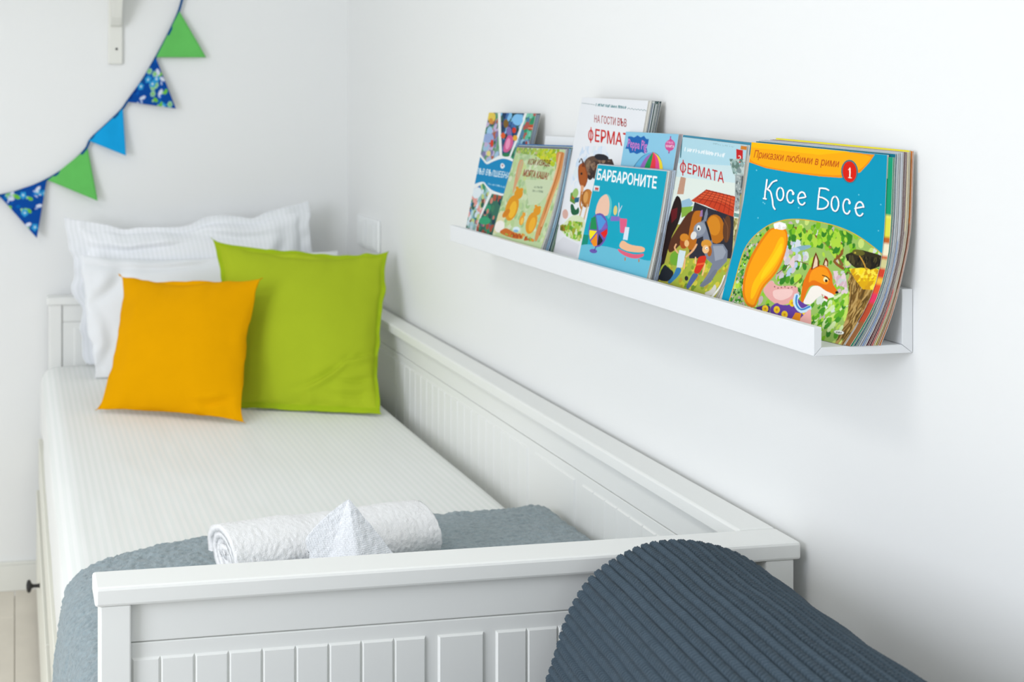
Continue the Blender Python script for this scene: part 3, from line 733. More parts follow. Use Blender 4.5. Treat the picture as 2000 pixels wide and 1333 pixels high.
# ------------------------------------------------------------------ cover shapes (left and right edge profiles) and printed designs in cover units (0-1000)
SURF={
 'veil':([(-0.08, -1.165, 1.109), (-0.0675, -1.1658, 1.1698), (-0.055, -1.1665, 1.2306), (-0.0425, -1.1672, 1.2914), (-0.03, -1.168, 1.3522)],
  [(-0.078, -1.37, 1.109), (-0.064, -1.3713, 1.1698), (-0.05, -1.3727, 1.2306), (-0.036, -1.374, 1.2913), (-0.022, -1.3753, 1.3521)]),
 'kak':([(-0.1095, -1.367, 1.109), (-0.096, -1.367, 1.1542), (-0.0824, -1.367, 1.1994), (-0.0688, -1.367, 1.2446), (-0.0553, -1.367, 1.2898)],
  [(-0.1095, -1.5747, 1.109), (-0.0924, -1.5747, 1.1552), (-0.0782, -1.5747, 1.2014), (-0.067, -1.5747, 1.2477), (-0.0589, -1.5747, 1.2939)]),
 'white':([(-0.084, -1.577, 1.109), (-0.0705, -1.577, 1.1771), (-0.057, -1.577, 1.2452), (-0.0435, -1.577, 1.3133), (-0.03, -1.577, 1.3814)],
  [(-0.08, -1.795, 1.109), (-0.0675, -1.795, 1.1755), (-0.055, -1.795, 1.2421), (-0.0425, -1.795, 1.3087), (-0.03, -1.795, 1.3752)]),
 'pep':([(-0.083, -1.757, 1.109), (-0.0738, -1.757, 1.1638), (-0.0645, -1.757, 1.2185), (-0.0553, -1.757, 1.2732), (-0.046, -1.757, 1.328)],
  [(-0.083, -1.908, 1.109), (-0.0738, -1.908, 1.1638), (-0.0645, -1.908, 1.2185), (-0.0553, -1.908, 1.2732), (-0.046, -1.908, 1.328)]),
 'barb':([(-0.1095, -1.718, 1.109), (-0.1002, -1.718, 1.1506), (-0.0909, -1.718, 1.1923), (-0.0816, -1.718, 1.234), (-0.0723, -1.718, 1.2756)],
  [(-0.1095, -1.9254, 1.109), (-0.0983, -1.9254, 1.1509), (-0.0885, -1.9254, 1.1929), (-0.0802, -1.9254, 1.2349), (-0.0735, -1.9254, 1.2768)]),
 'farm':([(-0.094, -1.93, 1.109), (-0.0838, -1.93, 1.1629), (-0.0735, -1.93, 1.2167), (-0.0633, -1.93, 1.2706), (-0.053, -1.93, 1.3245)],
  [(-0.109, -2.085, 1.109), (-0.0824, -2.085, 1.1534), (-0.0735, -2.085, 1.19), (-0.0683, -2.085, 1.2113), (-0.0549, -2.085, 1.3185)]),
 'kose':([(-0.109, -2.108, 1.109), (-0.0978, -2.108, 1.155), (-0.085, -2.108, 1.197), (-0.0712, -2.108, 1.2659), (-0.0634, -2.108, 1.3232)],
  [(-0.0815, -2.303, 1.109), (-0.056, -2.305, 1.145), (-0.0405, -2.307, 1.184), (-0.0355, -2.308, 1.222), (-0.0318, -2.308, 1.3156)]),
}
ART={
 'kose':[
  ["B","#00a3c3"],
  ["K","#f79d12",[-36,1004,918,994,880,944,828,893,699,852,548,847,319,851,141,860,-5,884]],
  ["P","#fdb60e",[-36,1004,911,996,873,949,824,904,698,864,547,858,318,860,140,869,-7,894]],
  ["P","#fec50c",[-36,1004,752,997,536,965,223,968,-12,969]],
  ["P","#3d8391",[813,898,813,878,807,860,797,844,782,833,765,828,747,829,730,836,716,848,705,865,699,884,699,904,705,923,716,938,730,949,748,954,766,953,783,946,797,934,808,917]],
  ["P","#e22a12",[803,896,803,878,799,862,790,848,778,838,764,834,750,835,735,841,723,852,714,867,709,884,709,902,713,918,722,932,734,942,749,946,764,945,778,939,790,928,799,913]],
  ["P","#fbf6e6",[757,913,753,910,756,859,760,857,765,860,762,911]],
  ["P","#fbf6e6",[746,898,749,898,760,908,759,910,756,910,745,900]],
  ["P","#fbf6e6",[748,858,749,856,773,856,774,858,773,860,749,860]],
  ["T","Приказки любими в рими",[34,913,677,907,35,957],"#c4531c",0.012,0.18],
  ["P","#0b6f93",[165,797,157,793,158,784,158,770,158,756,157,739,157,723,157,709,159,698,160,690,161,685,169,682,177,686,176,691,174,699,173,709,173,723,173,739,174,756,174,770,174,784,174,794]],
  ["P","#0b6f93",[151,685,155,679,182,678,187,683,182,689,156,690]],
  ["P","#0b6f93",[248,796,241,800,232,798,219,794,207,787,197,777,189,766,183,757,178,750,173,744,171,740,176,735,185,735,188,739,192,745,197,752,203,761,210,771,218,779,227,784,238,787,247,790]],
  ["P","#0b6f93",[173,739,175,732,182,731,191,728,198,724,206,713,213,698,219,684,224,671,228,658,232,647,240,637,248,631,253,628,262,629,264,636,259,639,252,644,247,651,243,661,239,673,234,687,228,702,220,717,211,730,200,738,188,742,181,743]],
  ["P","#0b6f93",[270,758,272,752,276,751,281,749,285,748,288,744,292,739,295,733,297,726,298,719,298,713,297,706,296,701,293,696,291,693,288,692,286,691,283,691,280,692,276,695,272,699,268,704,265,709,263,716,262,723,261,730,262,736,265,742,267,746,270,748,275,751,278,752,278,759,271,762,266,760,260,757,254,752,250,745,247,738,246,730,246,722,248,714,251,706,254,699,259,692,265,687,272,683,279,680,288,680,296,682,302,686,307,691,310,697,313,704,314,712,313,720,312,728,309,736,306,743,302,750,296,756,289,760,282,762,277,763]],
  ["P","#0b6f93",[379,734,382,740,379,743,375,747,370,751,363,754,357,755,350,755,344,753,338,750,334,746,330,741,327,736,325,730,325,724,325,717,325,711,327,705,329,698,332,693,336,687,340,683,345,679,351,676,357,674,363,673,370,674,376,677,381,680,385,685,388,691,390,694,384,699,376,698,374,695,371,690,369,687,367,686,365,685,363,685,361,685,358,686,355,687,352,690,349,693,346,697,344,702,342,707,340,712,340,718,340,723,341,728,342,732,344,736,346,739,349,742,351,743,353,744,355,744,358,743,360,742,363,740,367,736,370,733]],
  ["P","#0b6f93",[384,734,384,731,383,728,382,726,379,725,377,724,374,724,371,725,369,727,367,729,366,732,366,735,367,738,369,740,371,741,374,742,377,742,379,741,382,739,383,737]],
  ["P","#0b6f93",[408,708,414,704,469,716,471,722,465,727,410,715]],
  ["P","#0b6f93",[470,719,476,724,473,728,470,735,466,741,461,746,455,749,448,752,441,753,434,752,427,750,421,747,416,742,412,737,409,731,407,725,407,718,407,711,408,704,410,698,413,691,417,686,422,681,428,677,434,674,441,672,448,672,455,673,461,676,467,681,471,686,474,689,469,695,461,695,458,691,455,687,452,684,450,683,447,683,444,683,441,684,437,686,433,688,430,692,427,696,424,701,423,706,422,712,421,718,422,723,424,728,426,732,428,736,431,738,434,740,437,741,440,741,443,741,446,740,450,737,453,734,457,730,460,724,462,720]],
  ["P","#0b6f93",[563,783,555,780,552,740,553,666,560,663,567,666,566,740,570,780]],
  ["P","#0b6f93",[554,779,558,774,600,777,625,769,632,773,631,779,602,788,558,785]],
  ["P","#0b6f93",[555,732,559,726,570,726,584,724,597,722,607,718,617,713,622,708,624,703,622,696,619,691,614,685,606,680,597,676,583,674,568,672,556,671,552,665,557,660,569,661,585,663,601,666,613,671,623,677,631,685,636,694,638,704,635,713,626,721,615,728,602,733,587,735,572,737,561,738]],
  ["P","#0b6f93",[668,747,670,740,674,739,678,738,682,736,685,731,689,725,691,719,693,712,694,704,693,696,692,689,690,683,688,678,685,674,682,672,680,672,677,672,674,673,671,676,667,680,664,686,661,693,659,700,659,708,659,716,660,723,662,729,664,734,668,737,672,739,676,741,676,748,669,750,665,748,659,745,653,739,649,732,646,725,645,716,645,707,646,698,648,690,651,682,655,675,660,669,666,664,673,661,681,661,688,663,695,667,700,673,703,680,706,687,707,696,707,704,707,713,705,722,702,730,698,737,693,743,686,748,679,750,675,751]],
  ["P","#0b6f93",[776,722,780,728,777,731,773,736,769,741,763,743,757,745,750,744,744,742,739,739,735,735,731,730,728,724,726,717,725,711,725,704,725,697,726,689,728,683,730,676,733,670,737,665,741,661,746,658,752,655,758,655,765,656,770,658,775,662,779,668,782,674,784,677,780,682,772,681,770,677,767,672,765,669,763,667,761,666,759,666,757,666,754,667,751,669,748,672,746,676,743,681,741,686,740,692,739,698,738,704,739,710,740,716,741,721,744,725,746,729,748,731,751,733,753,734,754,734,757,733,759,732,762,729,766,725,768,721]],
  ["P","#0b6f93",[780,722,780,719,779,717,778,715,775,713,773,713,770,713,768,714,766,715,765,718,764,720,764,723,765,726,767,728,769,729,771,730,774,730,776,729,778,727,780,725]],
  ["P","#0b6f93",[804,693,809,689,866,704,869,710,863,714,806,699]],
  ["P","#0b6f93",[868,703,873,708,871,713,868,719,865,726,860,731,855,734,849,737,842,738,835,737,829,735,823,732,818,727,814,722,811,715,809,709,808,702,808,694,808,687,810,680,813,674,816,668,820,663,825,658,830,655,837,653,843,653,850,654,856,657,862,662,866,668,868,671,865,677,857,677,855,673,851,669,848,666,846,665,843,664,840,664,837,665,834,667,831,670,828,674,825,678,823,684,822,689,821,696,821,702,822,707,824,713,826,717,829,721,832,724,835,726,838,727,841,727,843,727,847,725,850,723,853,720,856,715,858,709,860,704]],
  ["P","#fbfdfd",[161,799,155,797,155,787,155,773,155,759,155,742,154,726,155,712,156,701,157,693,158,688,165,686,170,689,169,694,168,702,167,712,166,726,167,742,167,759,167,773,167,787,167,797]],
  ["P","#fbfdfd",[147,688,151,683,177,682,181,686,178,691,151,692]],
  ["P","#fbfdfd",[243,799,237,802,228,800,216,795,204,789,194,780,186,769,180,760,175,753,171,747,168,743,172,739,179,739,181,743,185,749,191,756,197,765,204,775,212,783,222,788,233,792,242,794]],
  ["P","#fbfdfd",[170,742,171,737,179,735,187,733,195,728,203,716,210,702,217,687,221,674,225,661,230,650,237,641,245,635,250,632,256,633,258,638,253,641,246,647,240,654,236,663,233,676,228,690,221,704,214,720,205,732,194,740,183,743,175,745]],
  ["P","#fbfdfd",[267,761,268,756,273,755,278,754,282,752,286,748,289,742,292,736,294,730,295,722,296,716,295,709,293,703,291,699,288,696,284,693,282,693,278,693,274,694,270,697,266,701,262,706,259,712,257,719,255,726,255,733,256,739,258,745,261,750,265,753,269,755,273,757,273,762,267,764,263,762,257,759,251,754,247,748,245,741,243,733,244,725,245,717,248,710,252,703,256,696,262,691,268,687,275,685,283,684,290,686,296,690,301,695,304,701,306,708,307,715,307,723,306,731,303,739,300,746,296,752,290,758,283,761,277,763,272,764]],
  ["P","#fbfdfd",[374,737,377,742,374,745,369,749,364,753,358,756,353,757,346,756,341,755,335,752,331,748,328,744,325,738,323,733,322,727,322,720,323,714,324,708,327,702,329,696,333,691,337,687,342,683,347,680,353,678,359,678,365,679,370,681,375,684,379,689,382,694,384,698,380,702,373,701,371,697,369,693,366,689,364,688,361,687,359,686,356,687,353,688,349,689,346,692,343,696,340,700,337,705,335,710,334,715,333,721,334,726,334,731,336,736,338,740,341,743,343,746,346,747,349,748,351,748,354,748,357,746,360,744,364,740,367,737]],
  ["P","#fbfdfd",[380,737,380,734,379,731,377,729,375,728,372,727,369,727,367,728,364,730,363,732,362,735,362,738,363,741,365,743,367,744,370,745,373,745,375,744,378,742,379,740]],
  ["P","#fbfdfd",[405,711,410,708,465,720,466,725,462,728,406,716]],
  ["P","#fbfdfd",[466,723,470,726,467,731,464,737,460,743,455,748,450,751,444,753,437,754,430,754,424,752,418,749,414,744,410,739,407,734,405,727,404,721,404,714,406,707,408,701,411,695,415,689,419,685,425,681,431,678,437,676,444,676,450,677,456,680,461,684,465,689,468,693,465,697,458,697,456,694,452,689,449,686,446,685,443,684,439,685,436,686,432,687,428,690,424,694,421,699,418,704,417,709,416,715,415,721,416,726,417,731,420,736,423,740,426,742,429,744,433,745,436,746,440,745,443,744,447,741,451,738,454,734,457,728,459,723]],
  ["P","#fbfdfd",[559,786,553,783,550,743,551,669,556,666,562,669,560,743,564,783]],
  ["P","#fbfdfd",[551,782,554,778,597,781,622,773,627,776,626,781,598,790,554,787]],
  ["P","#fbfdfd",[553,735,555,731,566,730,581,729,593,726,604,722,614,717,620,712,621,706,620,699,617,693,611,687,603,682,593,678,579,675,564,674,552,673,550,668,553,664,565,665,581,667,597,670,608,675,618,681,626,689,630,697,632,706,629,716,621,723,610,729,597,734,583,737,567,738,556,739]],
  ["P","#fbfdfd",[666,749,666,745,670,744,675,742,679,740,683,735,686,729,689,722,691,715,692,707,691,699,690,692,688,685,685,680,682,676,679,674,676,673,673,674,669,675,666,678,662,683,658,689,656,695,654,703,653,711,653,719,654,726,656,733,659,738,663,741,667,743,671,745,671,750,666,752,662,750,656,747,650,742,646,735,644,727,643,719,642,710,643,702,645,693,648,685,653,678,657,673,663,668,670,666,677,665,684,667,690,671,694,676,698,683,700,691,702,699,702,707,701,716,699,725,696,732,692,739,687,745,681,749,675,751,670,753]],
  ["P","#fbfdfd",[772,725,775,730,772,733,768,738,764,742,759,745,753,746,747,746,741,744,736,741,732,737,729,732,726,726,724,720,723,714,723,707,723,700,724,693,726,686,728,680,731,674,735,669,739,665,744,662,749,660,755,659,760,660,766,662,770,666,774,671,777,677,779,681,776,685,770,684,768,680,765,675,762,671,760,669,757,668,755,667,753,668,750,669,746,671,743,674,740,678,738,683,736,688,734,694,733,701,733,707,733,713,734,719,736,724,738,729,741,733,743,735,746,737,749,738,751,738,754,737,757,736,760,733,764,729,766,725]],
  ["P","#fbfdfd",[777,725,776,722,776,720,774,718,772,716,769,715,767,716,764,717,762,718,761,721,760,723,761,726,761,729,763,731,765,732,768,733,770,733,773,732,775,730,776,728]],
  ["P","#fbfdfd",[801,696,805,693,862,708,864,713,860,716,803,701]],
  ["P","#fbfdfd",[864,706,868,710,866,715,863,722,860,728,855,733,850,736,845,739,838,740,832,739,826,737,821,734,816,729,812,724,809,718,807,711,806,705,806,698,807,690,808,684,811,677,814,671,818,666,822,662,828,659,834,658,840,657,846,659,852,661,857,666,861,671,864,675,861,679,855,679,853,675,849,671,846,667,843,666,840,665,836,666,833,667,829,669,826,672,823,676,820,681,818,686,816,692,816,698,816,705,817,710,819,716,821,721,824,725,827,728,831,730,834,731,837,731,841,731,844,729,848,727,851,723,854,718,856,712,858,707]],
  ["P","#7fd3e2",[75,842,75,841,74,840,73,839,72,838,70,838,69,838,67,839,66,839,65,840,65,842,65,843,65,844,66,845,68,846,69,846,71,846,72,846,73,845,74,844]],
  ["P","#7fd3e2",[141,575,141,574,140,573,139,572,138,571,137,571,135,571,134,571,133,572,132,573,131,574,131,576,132,577,132,578,134,578,135,579,136,579,138,578,139,578,140,576]],
  ["P","#7fd3e2",[830,773,830,772,829,770,828,769,827,769,826,769,825,769,824,769,823,770,822,771,822,772,822,773,822,774,823,775,824,776,826,776,827,776,828,776,829,775,830,774]],
  ["P","#7fd3e2",[974,736,974,734,974,733,973,732,972,732,970,731,969,731,968,732,967,733,967,734,966,735,967,736,967,737,968,738,969,739,970,739,971,739,972,738,973,738,974,737]],
  ["P","#7fd3e2",[173,660,174,659,173,658,172,657,171,656,170,656,168,656,167,656,166,657,165,658,164,660,164,661,165,662,165,663,167,664,168,664,169,664,171,663,172,663,173,662]],
  ["P","#7fd3e2",[161,665,161,664,160,663,159,662,158,661,157,661,155,661,154,661,153,662,152,663,151,664,151,665,152,667,152,668,154,668,155,669,156,669,158,668,159,667,160,666]],
  ["P","#7fd3e2",[968,597,968,596,967,595,966,594,965,593,964,593,963,593,962,593,961,594,961,595,960,596,960,597,961,598,962,599,963,600,964,600,965,600,966,600,967,599,968,598]],
  ["P","#7fd3e2",[426,663,426,661,426,660,425,659,424,658,423,658,421,658,420,659,419,659,418,660,418,662,418,663,418,664,419,665,420,666,421,666,423,666,424,666,425,665,426,664]],
  ["P","#a3c46c",[66,89,71,160,71,277,81,383,131,469,221,540,324,582,431,598,537,600,648,595,757,578,849,550,936,511,1045,447,1397,-81,232,-307,102,-25]],
  ["N",1,330,0.022,0.03,["#86c22c","#5aa12a","#b6da4c","#3f8a2c","#cfe283","#dbe2d6","#98cc3a","#c9b7b6"],[66,89,71,160,71,277,81,383,131,469,221,540,324,582,431,598,537,600,648,595,757,578,849,550,936,511,1045,447,1397,-81,232,-307,102,-25]],
  ["N",2,130,0.012,0.012,["#4f9a38","#86b86a","#356f2a","#cfe0c0","#b8a6a0"],[66,89,71,160,71,277,81,383,131,469,201,520,185,414,132,248,180,84,245,57,106,-25]],
  ["P","#8a6a3c",[387,550,391,543,422,541,465,537,507,530,548,519,587,506,623,491,653,476,678,461,702,444,728,422,752,399,769,383,778,385,780,392,763,408,739,431,712,453,688,471,662,487,631,503,594,517,553,531,511,542,467,550,424,554,393,556]],
  ["P","#a8824c",[507,534,508,531,626,491,712,447,716,448,716,452,629,497,511,536]],
  ["P","#7d6238",[358,284,361,283,373,294,389,310,406,325,423,341,441,357,463,368,495,369,528,365,553,362,554,364,553,366,529,369,495,373,462,372,438,361,419,344,401,328,384,312,368,297,357,286]],
  ["P","#7d6238",[498,243,501,243,537,283,537,302,534,303,532,303,532,286,497,245]],
  ["P","#94602c",[738,509,731,503,736,487,743,467,744,450,733,436,714,421,707,400,730,384,760,372,781,365,790,370,788,378,767,386,739,396,724,405,729,412,747,427,762,447,761,469,754,491,748,507]],
  ["N",3,70,0.024,0.034,["#86c22c","#5aa12a","#b6da4c","#3f8a2c","#a9d840"],[351,566,758,571,851,536,757,484,754,385,670,455,409,471]],
  ["N",4,26,0.02,0.026,["#d9dfe4","#cfc9d2","#b9cfe0","#e6cfd3"],[353,512,530,467,537,397,463,293,371,256,370,436]],
  ["P","#8fb4bf",[548,464,546,459,539,453,525,446,508,438,488,432,468,426,448,422,432,421,421,421,416,424,417,429,425,435,439,442,456,449,476,456,497,461,516,465,532,467,543,466]],
  ["P","#b7cfe0",[477,430,476,426,471,423,465,420,456,418,447,418,438,418,430,420,423,423,419,427,417,431,419,435,423,439,430,441,438,443,448,444,457,443,465,441,472,438,476,434]],
  ["P","#94743a",[798,373,847,334,883,213,929,107,1083,-144,1182,-124,993,140,1005,277,1011,323,954,304]],
  ["N",5,200,0.007,0.045,["#b08d4e","#7d5d2a","#c4a568","#6b5226"],[804,363,877,327,988,286,997,208,1025,-5,946,-19,918,134,879,224]],
  ["P","#f0cc14",[818,376,896,392,987,399,1017,392,1023,325,1001,288,936,284,871,326]],
  ["N",6,90,0.016,0.02,["#f7dc1e","#e2b212","#fbe54e","#d8a51a"],[818,376,896,392,987,399,1017,392,1023,325,1001,288,936,284,871,326]],
  ["P","#3b3522",[817,465,860,485,922,479,1009,470,1014,426,957,387,908,400,858,381,793,419,774,445]],
  ["P","#6d6a2c",[896,467,894,462,888,458,879,454,868,452,856,452,843,453,832,455,823,459,818,463,816,468,818,473,824,478,833,481,844,483,857,483,869,482,880,480,889,476,895,472]],
  ["N",7,50,0.008,0.03,["#25221a","#575030","#1c1a16"],[778,446,1010,459,1010,419,950,388,799,402]],
  ["P","#c89a40",[864,453,863,449,894,419,921,383,925,383,927,387,901,423,869,454]],
  ["P","#c7b24a",[842,465,842,463,842,461,841,460,839,459,837,459,835,459,834,459,832,460,831,461,830,463,830,465,831,466,832,467,834,468,836,469,837,469,839,468,841,467,842,466]],
  ["N",8,70,0.02,0.028,["#9ccf42","#6fb32e","#c6e06a","#d6e8b0","#4f9a30"],[694,127,735,191,850,266,908,160,946,43,754,44]],
  ["N",9,30,0.018,0.02,["#e6d0d6","#cfd3cf","#d8b8c2"],[722,351,794,361,871,234,796,246]],
  ["P","#e98a0e",[250,532,354,544,383,474,377,365,350,277,291,203,286,124,279,82,209,88,154,141,128,223,128,327,171,437,219,509]],
  ["P","#faa90f",[256,526,349,533,373,466,362,369,336,284,278,210,268,127,267,94,216,102,169,146,146,226,148,324,189,433,233,502]],
  ["P","#fdc40d",[319,490,351,488,362,417,341,348,312,284,260,217,246,130,222,127,205,209,243,299,288,390]],
  ["P","#fbd21a",[339,469,357,416,331,353,295,288,255,228,252,276,295,367]],
  ["P","#f3f1ec",[355,546,352,539,345,534,334,529,320,527,305,527,290,529,277,532,266,538,260,544,258,551,261,557,268,563,280,567,293,570,309,570,323,568,337,564,347,559,353,553]],
  ["N",10,16,0.015,0.018,["#ffffff","#e8e2da"],[258,553,343,566,356,537,271,527]],
  ["P","#eab0ac",[292,185,313,224,334,251,386,219,486,239,534,236,547,186,504,135,430,124,354,146]],
  ["P","#f5cfc9",[364,195,421,209,508,222,510,181,449,148,389,157]],
  ["P","#8a4a50",[376,216,377,215,376,214,376,213,375,212,373,212,372,212,370,212,369,213,368,214,368,215,367,216,368,217,368,218,369,219,371,219,372,219,373,219,375,218,376,217]],
  ["P","#8a4a50",[403,213,403,212,403,211,402,210,401,209,400,209,398,209,397,209,396,210,395,210,394,211,394,213,394,214,395,214,396,215,397,215,399,216,400,215,401,215,402,214]],
  ["P","#8a4a50",[425,219,425,218,425,217,424,216,423,216,422,215,421,215,419,216,418,216,417,217,416,218,416,219,416,220,417,221,418,222,419,222,421,222,422,222,423,221,424,220]],
  ["P","#8a4a50",[447,226,447,225,447,224,446,223,445,222,444,222,443,222,441,222,440,223,439,224,438,225,438,226,438,227,439,228,440,228,441,229,443,229,444,229,445,228,446,227]],
  ["P","#8a4a50",[473,223,473,222,473,221,472,220,471,219,470,219,469,219,467,219,466,220,465,220,464,221,464,222,464,224,465,224,466,225,467,225,469,225,470,225,471,225,472,224]],
  ["P","#8a4a50",[495,229,495,228,495,227,494,226,493,226,492,225,490,225,489,226,488,226,487,227,486,228,486,229,486,230,487,231,488,232,489,232,490,232,492,232,493,231,494,230]],
  ["P","#8a4a50",[516,236,516,235,516,234,515,233,514,232,513,232,512,232,510,232,509,233,508,234,507,235,507,236,507,237,508,238,509,238,510,239,512,239,513,238,514,238,515,237]],
  ["P","#7049a3",[389,103,423,137,461,127,526,137,540,200,574,166,663,151,735,47,618,57,413,68]],
  ["P","#5c3a80",[283,87,347,112,390,109,402,72,326,70]],
  ["P","#f2cb2a",[467,103,469,97,469,92,466,87,462,83,455,81,448,81,440,83,432,86,426,91,422,96,420,102,420,108,423,113,427,116,434,118,441,118,449,117,456,113,462,109]],
  ["P","#d99a1c",[452,101,453,99,453,97,452,95,450,94,448,93,446,93,443,94,440,95,438,97,437,99,436,101,436,103,437,104,438,106,441,106,443,106,446,106,448,105,450,103]],
  ["P","#f2cb2a",[535,87,537,81,537,76,535,71,530,68,524,66,517,65,509,67,501,70,495,75,490,80,488,86,488,92,491,97,495,100,501,102,509,102,517,101,524,97,530,93]],
  ["P","#d99a1c",[520,85,521,83,521,81,520,79,519,78,517,77,514,77,512,78,509,79,507,81,505,83,504,85,504,87,505,88,507,90,509,90,511,90,514,90,516,88,518,87]],
  ["P","#f2cb2a",[554,153,556,147,556,142,554,137,550,133,544,131,537,131,529,133,522,136,516,141,511,147,509,152,509,158,511,163,516,166,522,168,529,168,536,166,543,163,549,158]],
  ["P","#d99a1c",[540,151,541,149,541,147,540,145,539,144,537,143,534,143,532,144,529,145,527,147,526,149,525,151,525,153,525,154,527,156,529,156,531,156,534,156,536,154,538,153]],
  ["P","#f2cb2a",[382,95,385,89,384,83,381,79,376,75,369,73,362,73,354,74,346,78,340,82,336,88,334,94,334,100,337,105,343,108,349,110,357,111,365,109,372,105,378,101]],
  ["P","#d99a1c",[367,93,368,91,368,89,367,87,365,86,363,85,360,85,358,86,355,87,353,88,351,90,351,93,351,95,352,96,353,98,356,98,358,98,361,98,363,96,366,95]],
  ["P","#f2cb2a",[663,122,666,116,667,111,665,106,661,103,655,101,648,101,640,102,633,105,626,110,622,115,619,121,619,127,621,131,625,135,631,137,638,137,645,135,652,132,659,127]],
  ["P","#d99a1c",[650,120,651,118,651,116,650,114,649,113,647,112,645,112,642,113,639,114,637,116,636,118,635,120,635,121,635,123,636,124,638,125,641,125,643,124,646,123,648,122]],
  ["P","#cfe7f5",[542,205,525,198,526,185,528,167,540,147,562,130,588,116,619,108,646,115,665,127,677,135,669,150,649,155,637,147,622,136,610,133,600,136,583,146,569,157,562,168,560,183,560,196]],
  ["P","#4f94cf",[543,197,537,194,539,181,545,164,556,148,572,135,592,125,614,121,634,127,651,138,663,146,660,152,652,154,641,146,624,135,609,130,596,133,580,141,567,152,558,165,553,182,550,194]],
  ["P","#f3b9b4",[629,76,656,127,670,140,738,42,643,43]],
  ["P","#e89520",[575,73,581,106,623,107,639,60,607,49]],
  ["P","#e87d12",[565,212,553,258,559,306,572,355,623,372,680,370,726,329,743,285,800,246,770,225,715,237,654,263,605,256,598,205,605,159,581,168]],
  ["P","#f7a01c",[580,332,626,362,676,361,714,321,720,276,677,275,613,290,588,263]],
  ["P","#f6efe6",[600,156,606,204,614,253,660,264,713,243,770,234,789,222,756,208,705,220,681,200,661,159]],
  ["P","#c23a2c",[696,223,743,215,757,200,730,204]],
  ["P","#f6efe6",[722,206,753,199,751,189,726,195]],
  ["P","#f9f7f2",[709,219,724,217,720,209]],
  ["P","#221c1c",[799,247,800,245,799,243,798,241,795,239,792,239,789,239,786,239,783,240,781,242,780,244,779,246,780,248,781,250,784,251,787,252,790,252,793,251,796,250,798,249]],
  ["P","#7a3c12",[579,337,576,402,584,436,613,401,628,365]],
  ["P","#ecd2b6",[589,345,587,395,589,419,608,392,616,363]],
  ["P","#7a3c12",[648,373,651,406,658,416,678,398,684,369]],
  ["P","#ecd2b6",[657,375,659,401,672,391,677,371]],
  ["P","#f6e9b0",[708,303,709,298,709,294,707,291,704,288,699,287,695,287,690,288,685,291,681,294,678,299,677,303,678,308,680,311,683,314,687,315,692,315,697,314,701,311,705,307]],
  ["P","#3a2414",[707,296,707,293,707,291,706,289,704,288,702,287,699,287,697,288,694,289,692,291,691,293,690,296,690,298,691,300,693,302,695,302,698,302,701,301,703,300,705,298]],
  ["P","#5c2c0c",[660,320,662,317,695,313,717,300,721,301,721,303,696,318,661,322]],
  ["P","#c9a824",[66,87,70,89,71,106,73,130,75,160,76,197,75,238,75,277,76,314,78,349,84,382,95,413,113,441,134,467,161,494,191,517,223,538,256,555,291,568,325,579,361,587,396,592,431,595,467,597,501,598,537,597,574,596,611,595,648,592,685,588,722,582,756,575,789,567,819,558,848,548,878,535,907,522,935,509,965,493,994,477,1014,466,1017,468,1017,470,997,481,969,497,938,513,910,527,881,540,851,552,822,563,791,572,758,580,723,587,687,593,649,597,612,600,575,602,537,603,502,603,467,603,431,601,395,597,360,592,323,584,288,573,253,560,218,542,186,521,156,497,128,470,106,444,89,415,77,384,70,350,68,315,67,277,68,238,68,197,67,160,65,131,63,106,62,89]],
  ["P","#e8cf52",[66,88,68,89,69,106,71,131,73,160,74,197,73,238,73,277,74,314,76,350,82,383,94,414,111,442,132,468,160,495,190,518,222,539,255,556,290,570,325,581,361,588,396,593,431,597,467,599,501,599,537,599,574,598,611,596,648,593,686,589,722,583,757,577,790,569,820,559,849,549,879,537,908,524,936,510,966,494,995,478,1015,467,1016,468,1016,469,996,480,968,496,937,512,909,525,880,539,850,551,821,562,791,571,758,579,723,586,686,591,649,596,612,599,575,600,537,601,502,601,467,601,431,599,395,596,360,591,324,583,289,572,254,558,220,541,188,520,157,496,130,470,108,443,90,414,79,383,73,350,70,315,69,277,70,238,70,197,69,160,68,131,66,106,64,89]],
  ["P","#eef0ea",[957,58,957,55,955,51,949,49,941,47,931,46,921,46,911,47,903,48,896,51,893,54,892,57,895,60,901,63,909,65,919,66,929,66,939,65,947,63,954,61]],
  ["P","#44504a",[910,49,912,50,908,57,906,57,905,57,909,50]],
  ["P","#44504a",[910,49,912,49,912,57,911,58,910,58,909,50]],
  ["P","#44504a",[921,50,922,50,918,57,916,58,915,57,919,50]],
  ["P","#44504a",[917,54,918,53,925,54,925,55,923,56,917,55]],
  ["P","#44504a",[927,51,928,51,924,58,923,59,922,58,925,51]],
  ["P","#44504a",[931,50,932,51,927,60,925,60,924,59,929,51]],
  ["P","#44504a",[927,55,928,54,934,55,934,56,933,57,927,56]],
  ["P","#44504a",[941,51,942,52,938,59,936,60,935,59,939,52]],
  ["P","#44504a",[941,51,942,51,942,60,941,61,939,60,940,52]],
  ["T","Стихове:",[102,77,285,67,100,97],"#f2f2ea",0.01,0.1],
  ["P","#f2f2ea",[316,64,318,65,314,78,311,79,309,78,313,64]],
  ["P","#f2f2ea",[307,77,309,76,323,78,324,80,322,81,308,79]],
  ["P","#f2f2ea",[330,66,331,67,327,80,325,81,323,80,327,67]],
  ["P","#f2f2ea",[339,63,341,64,338,76,335,77,333,76,337,64]],
  ["P","#f2f2ea",[335,69,337,69,348,77,347,78,345,79,334,71]],
  ["P","#f2f2ea",[353,65,355,66,351,78,349,79,347,78,351,66]],
  ["P","#f2f2ea",[362,62,364,63,360,76,358,77,356,76,360,63]],
  ["P","#f2f2ea",[358,69,360,69,370,77,369,79,367,79,357,71]],
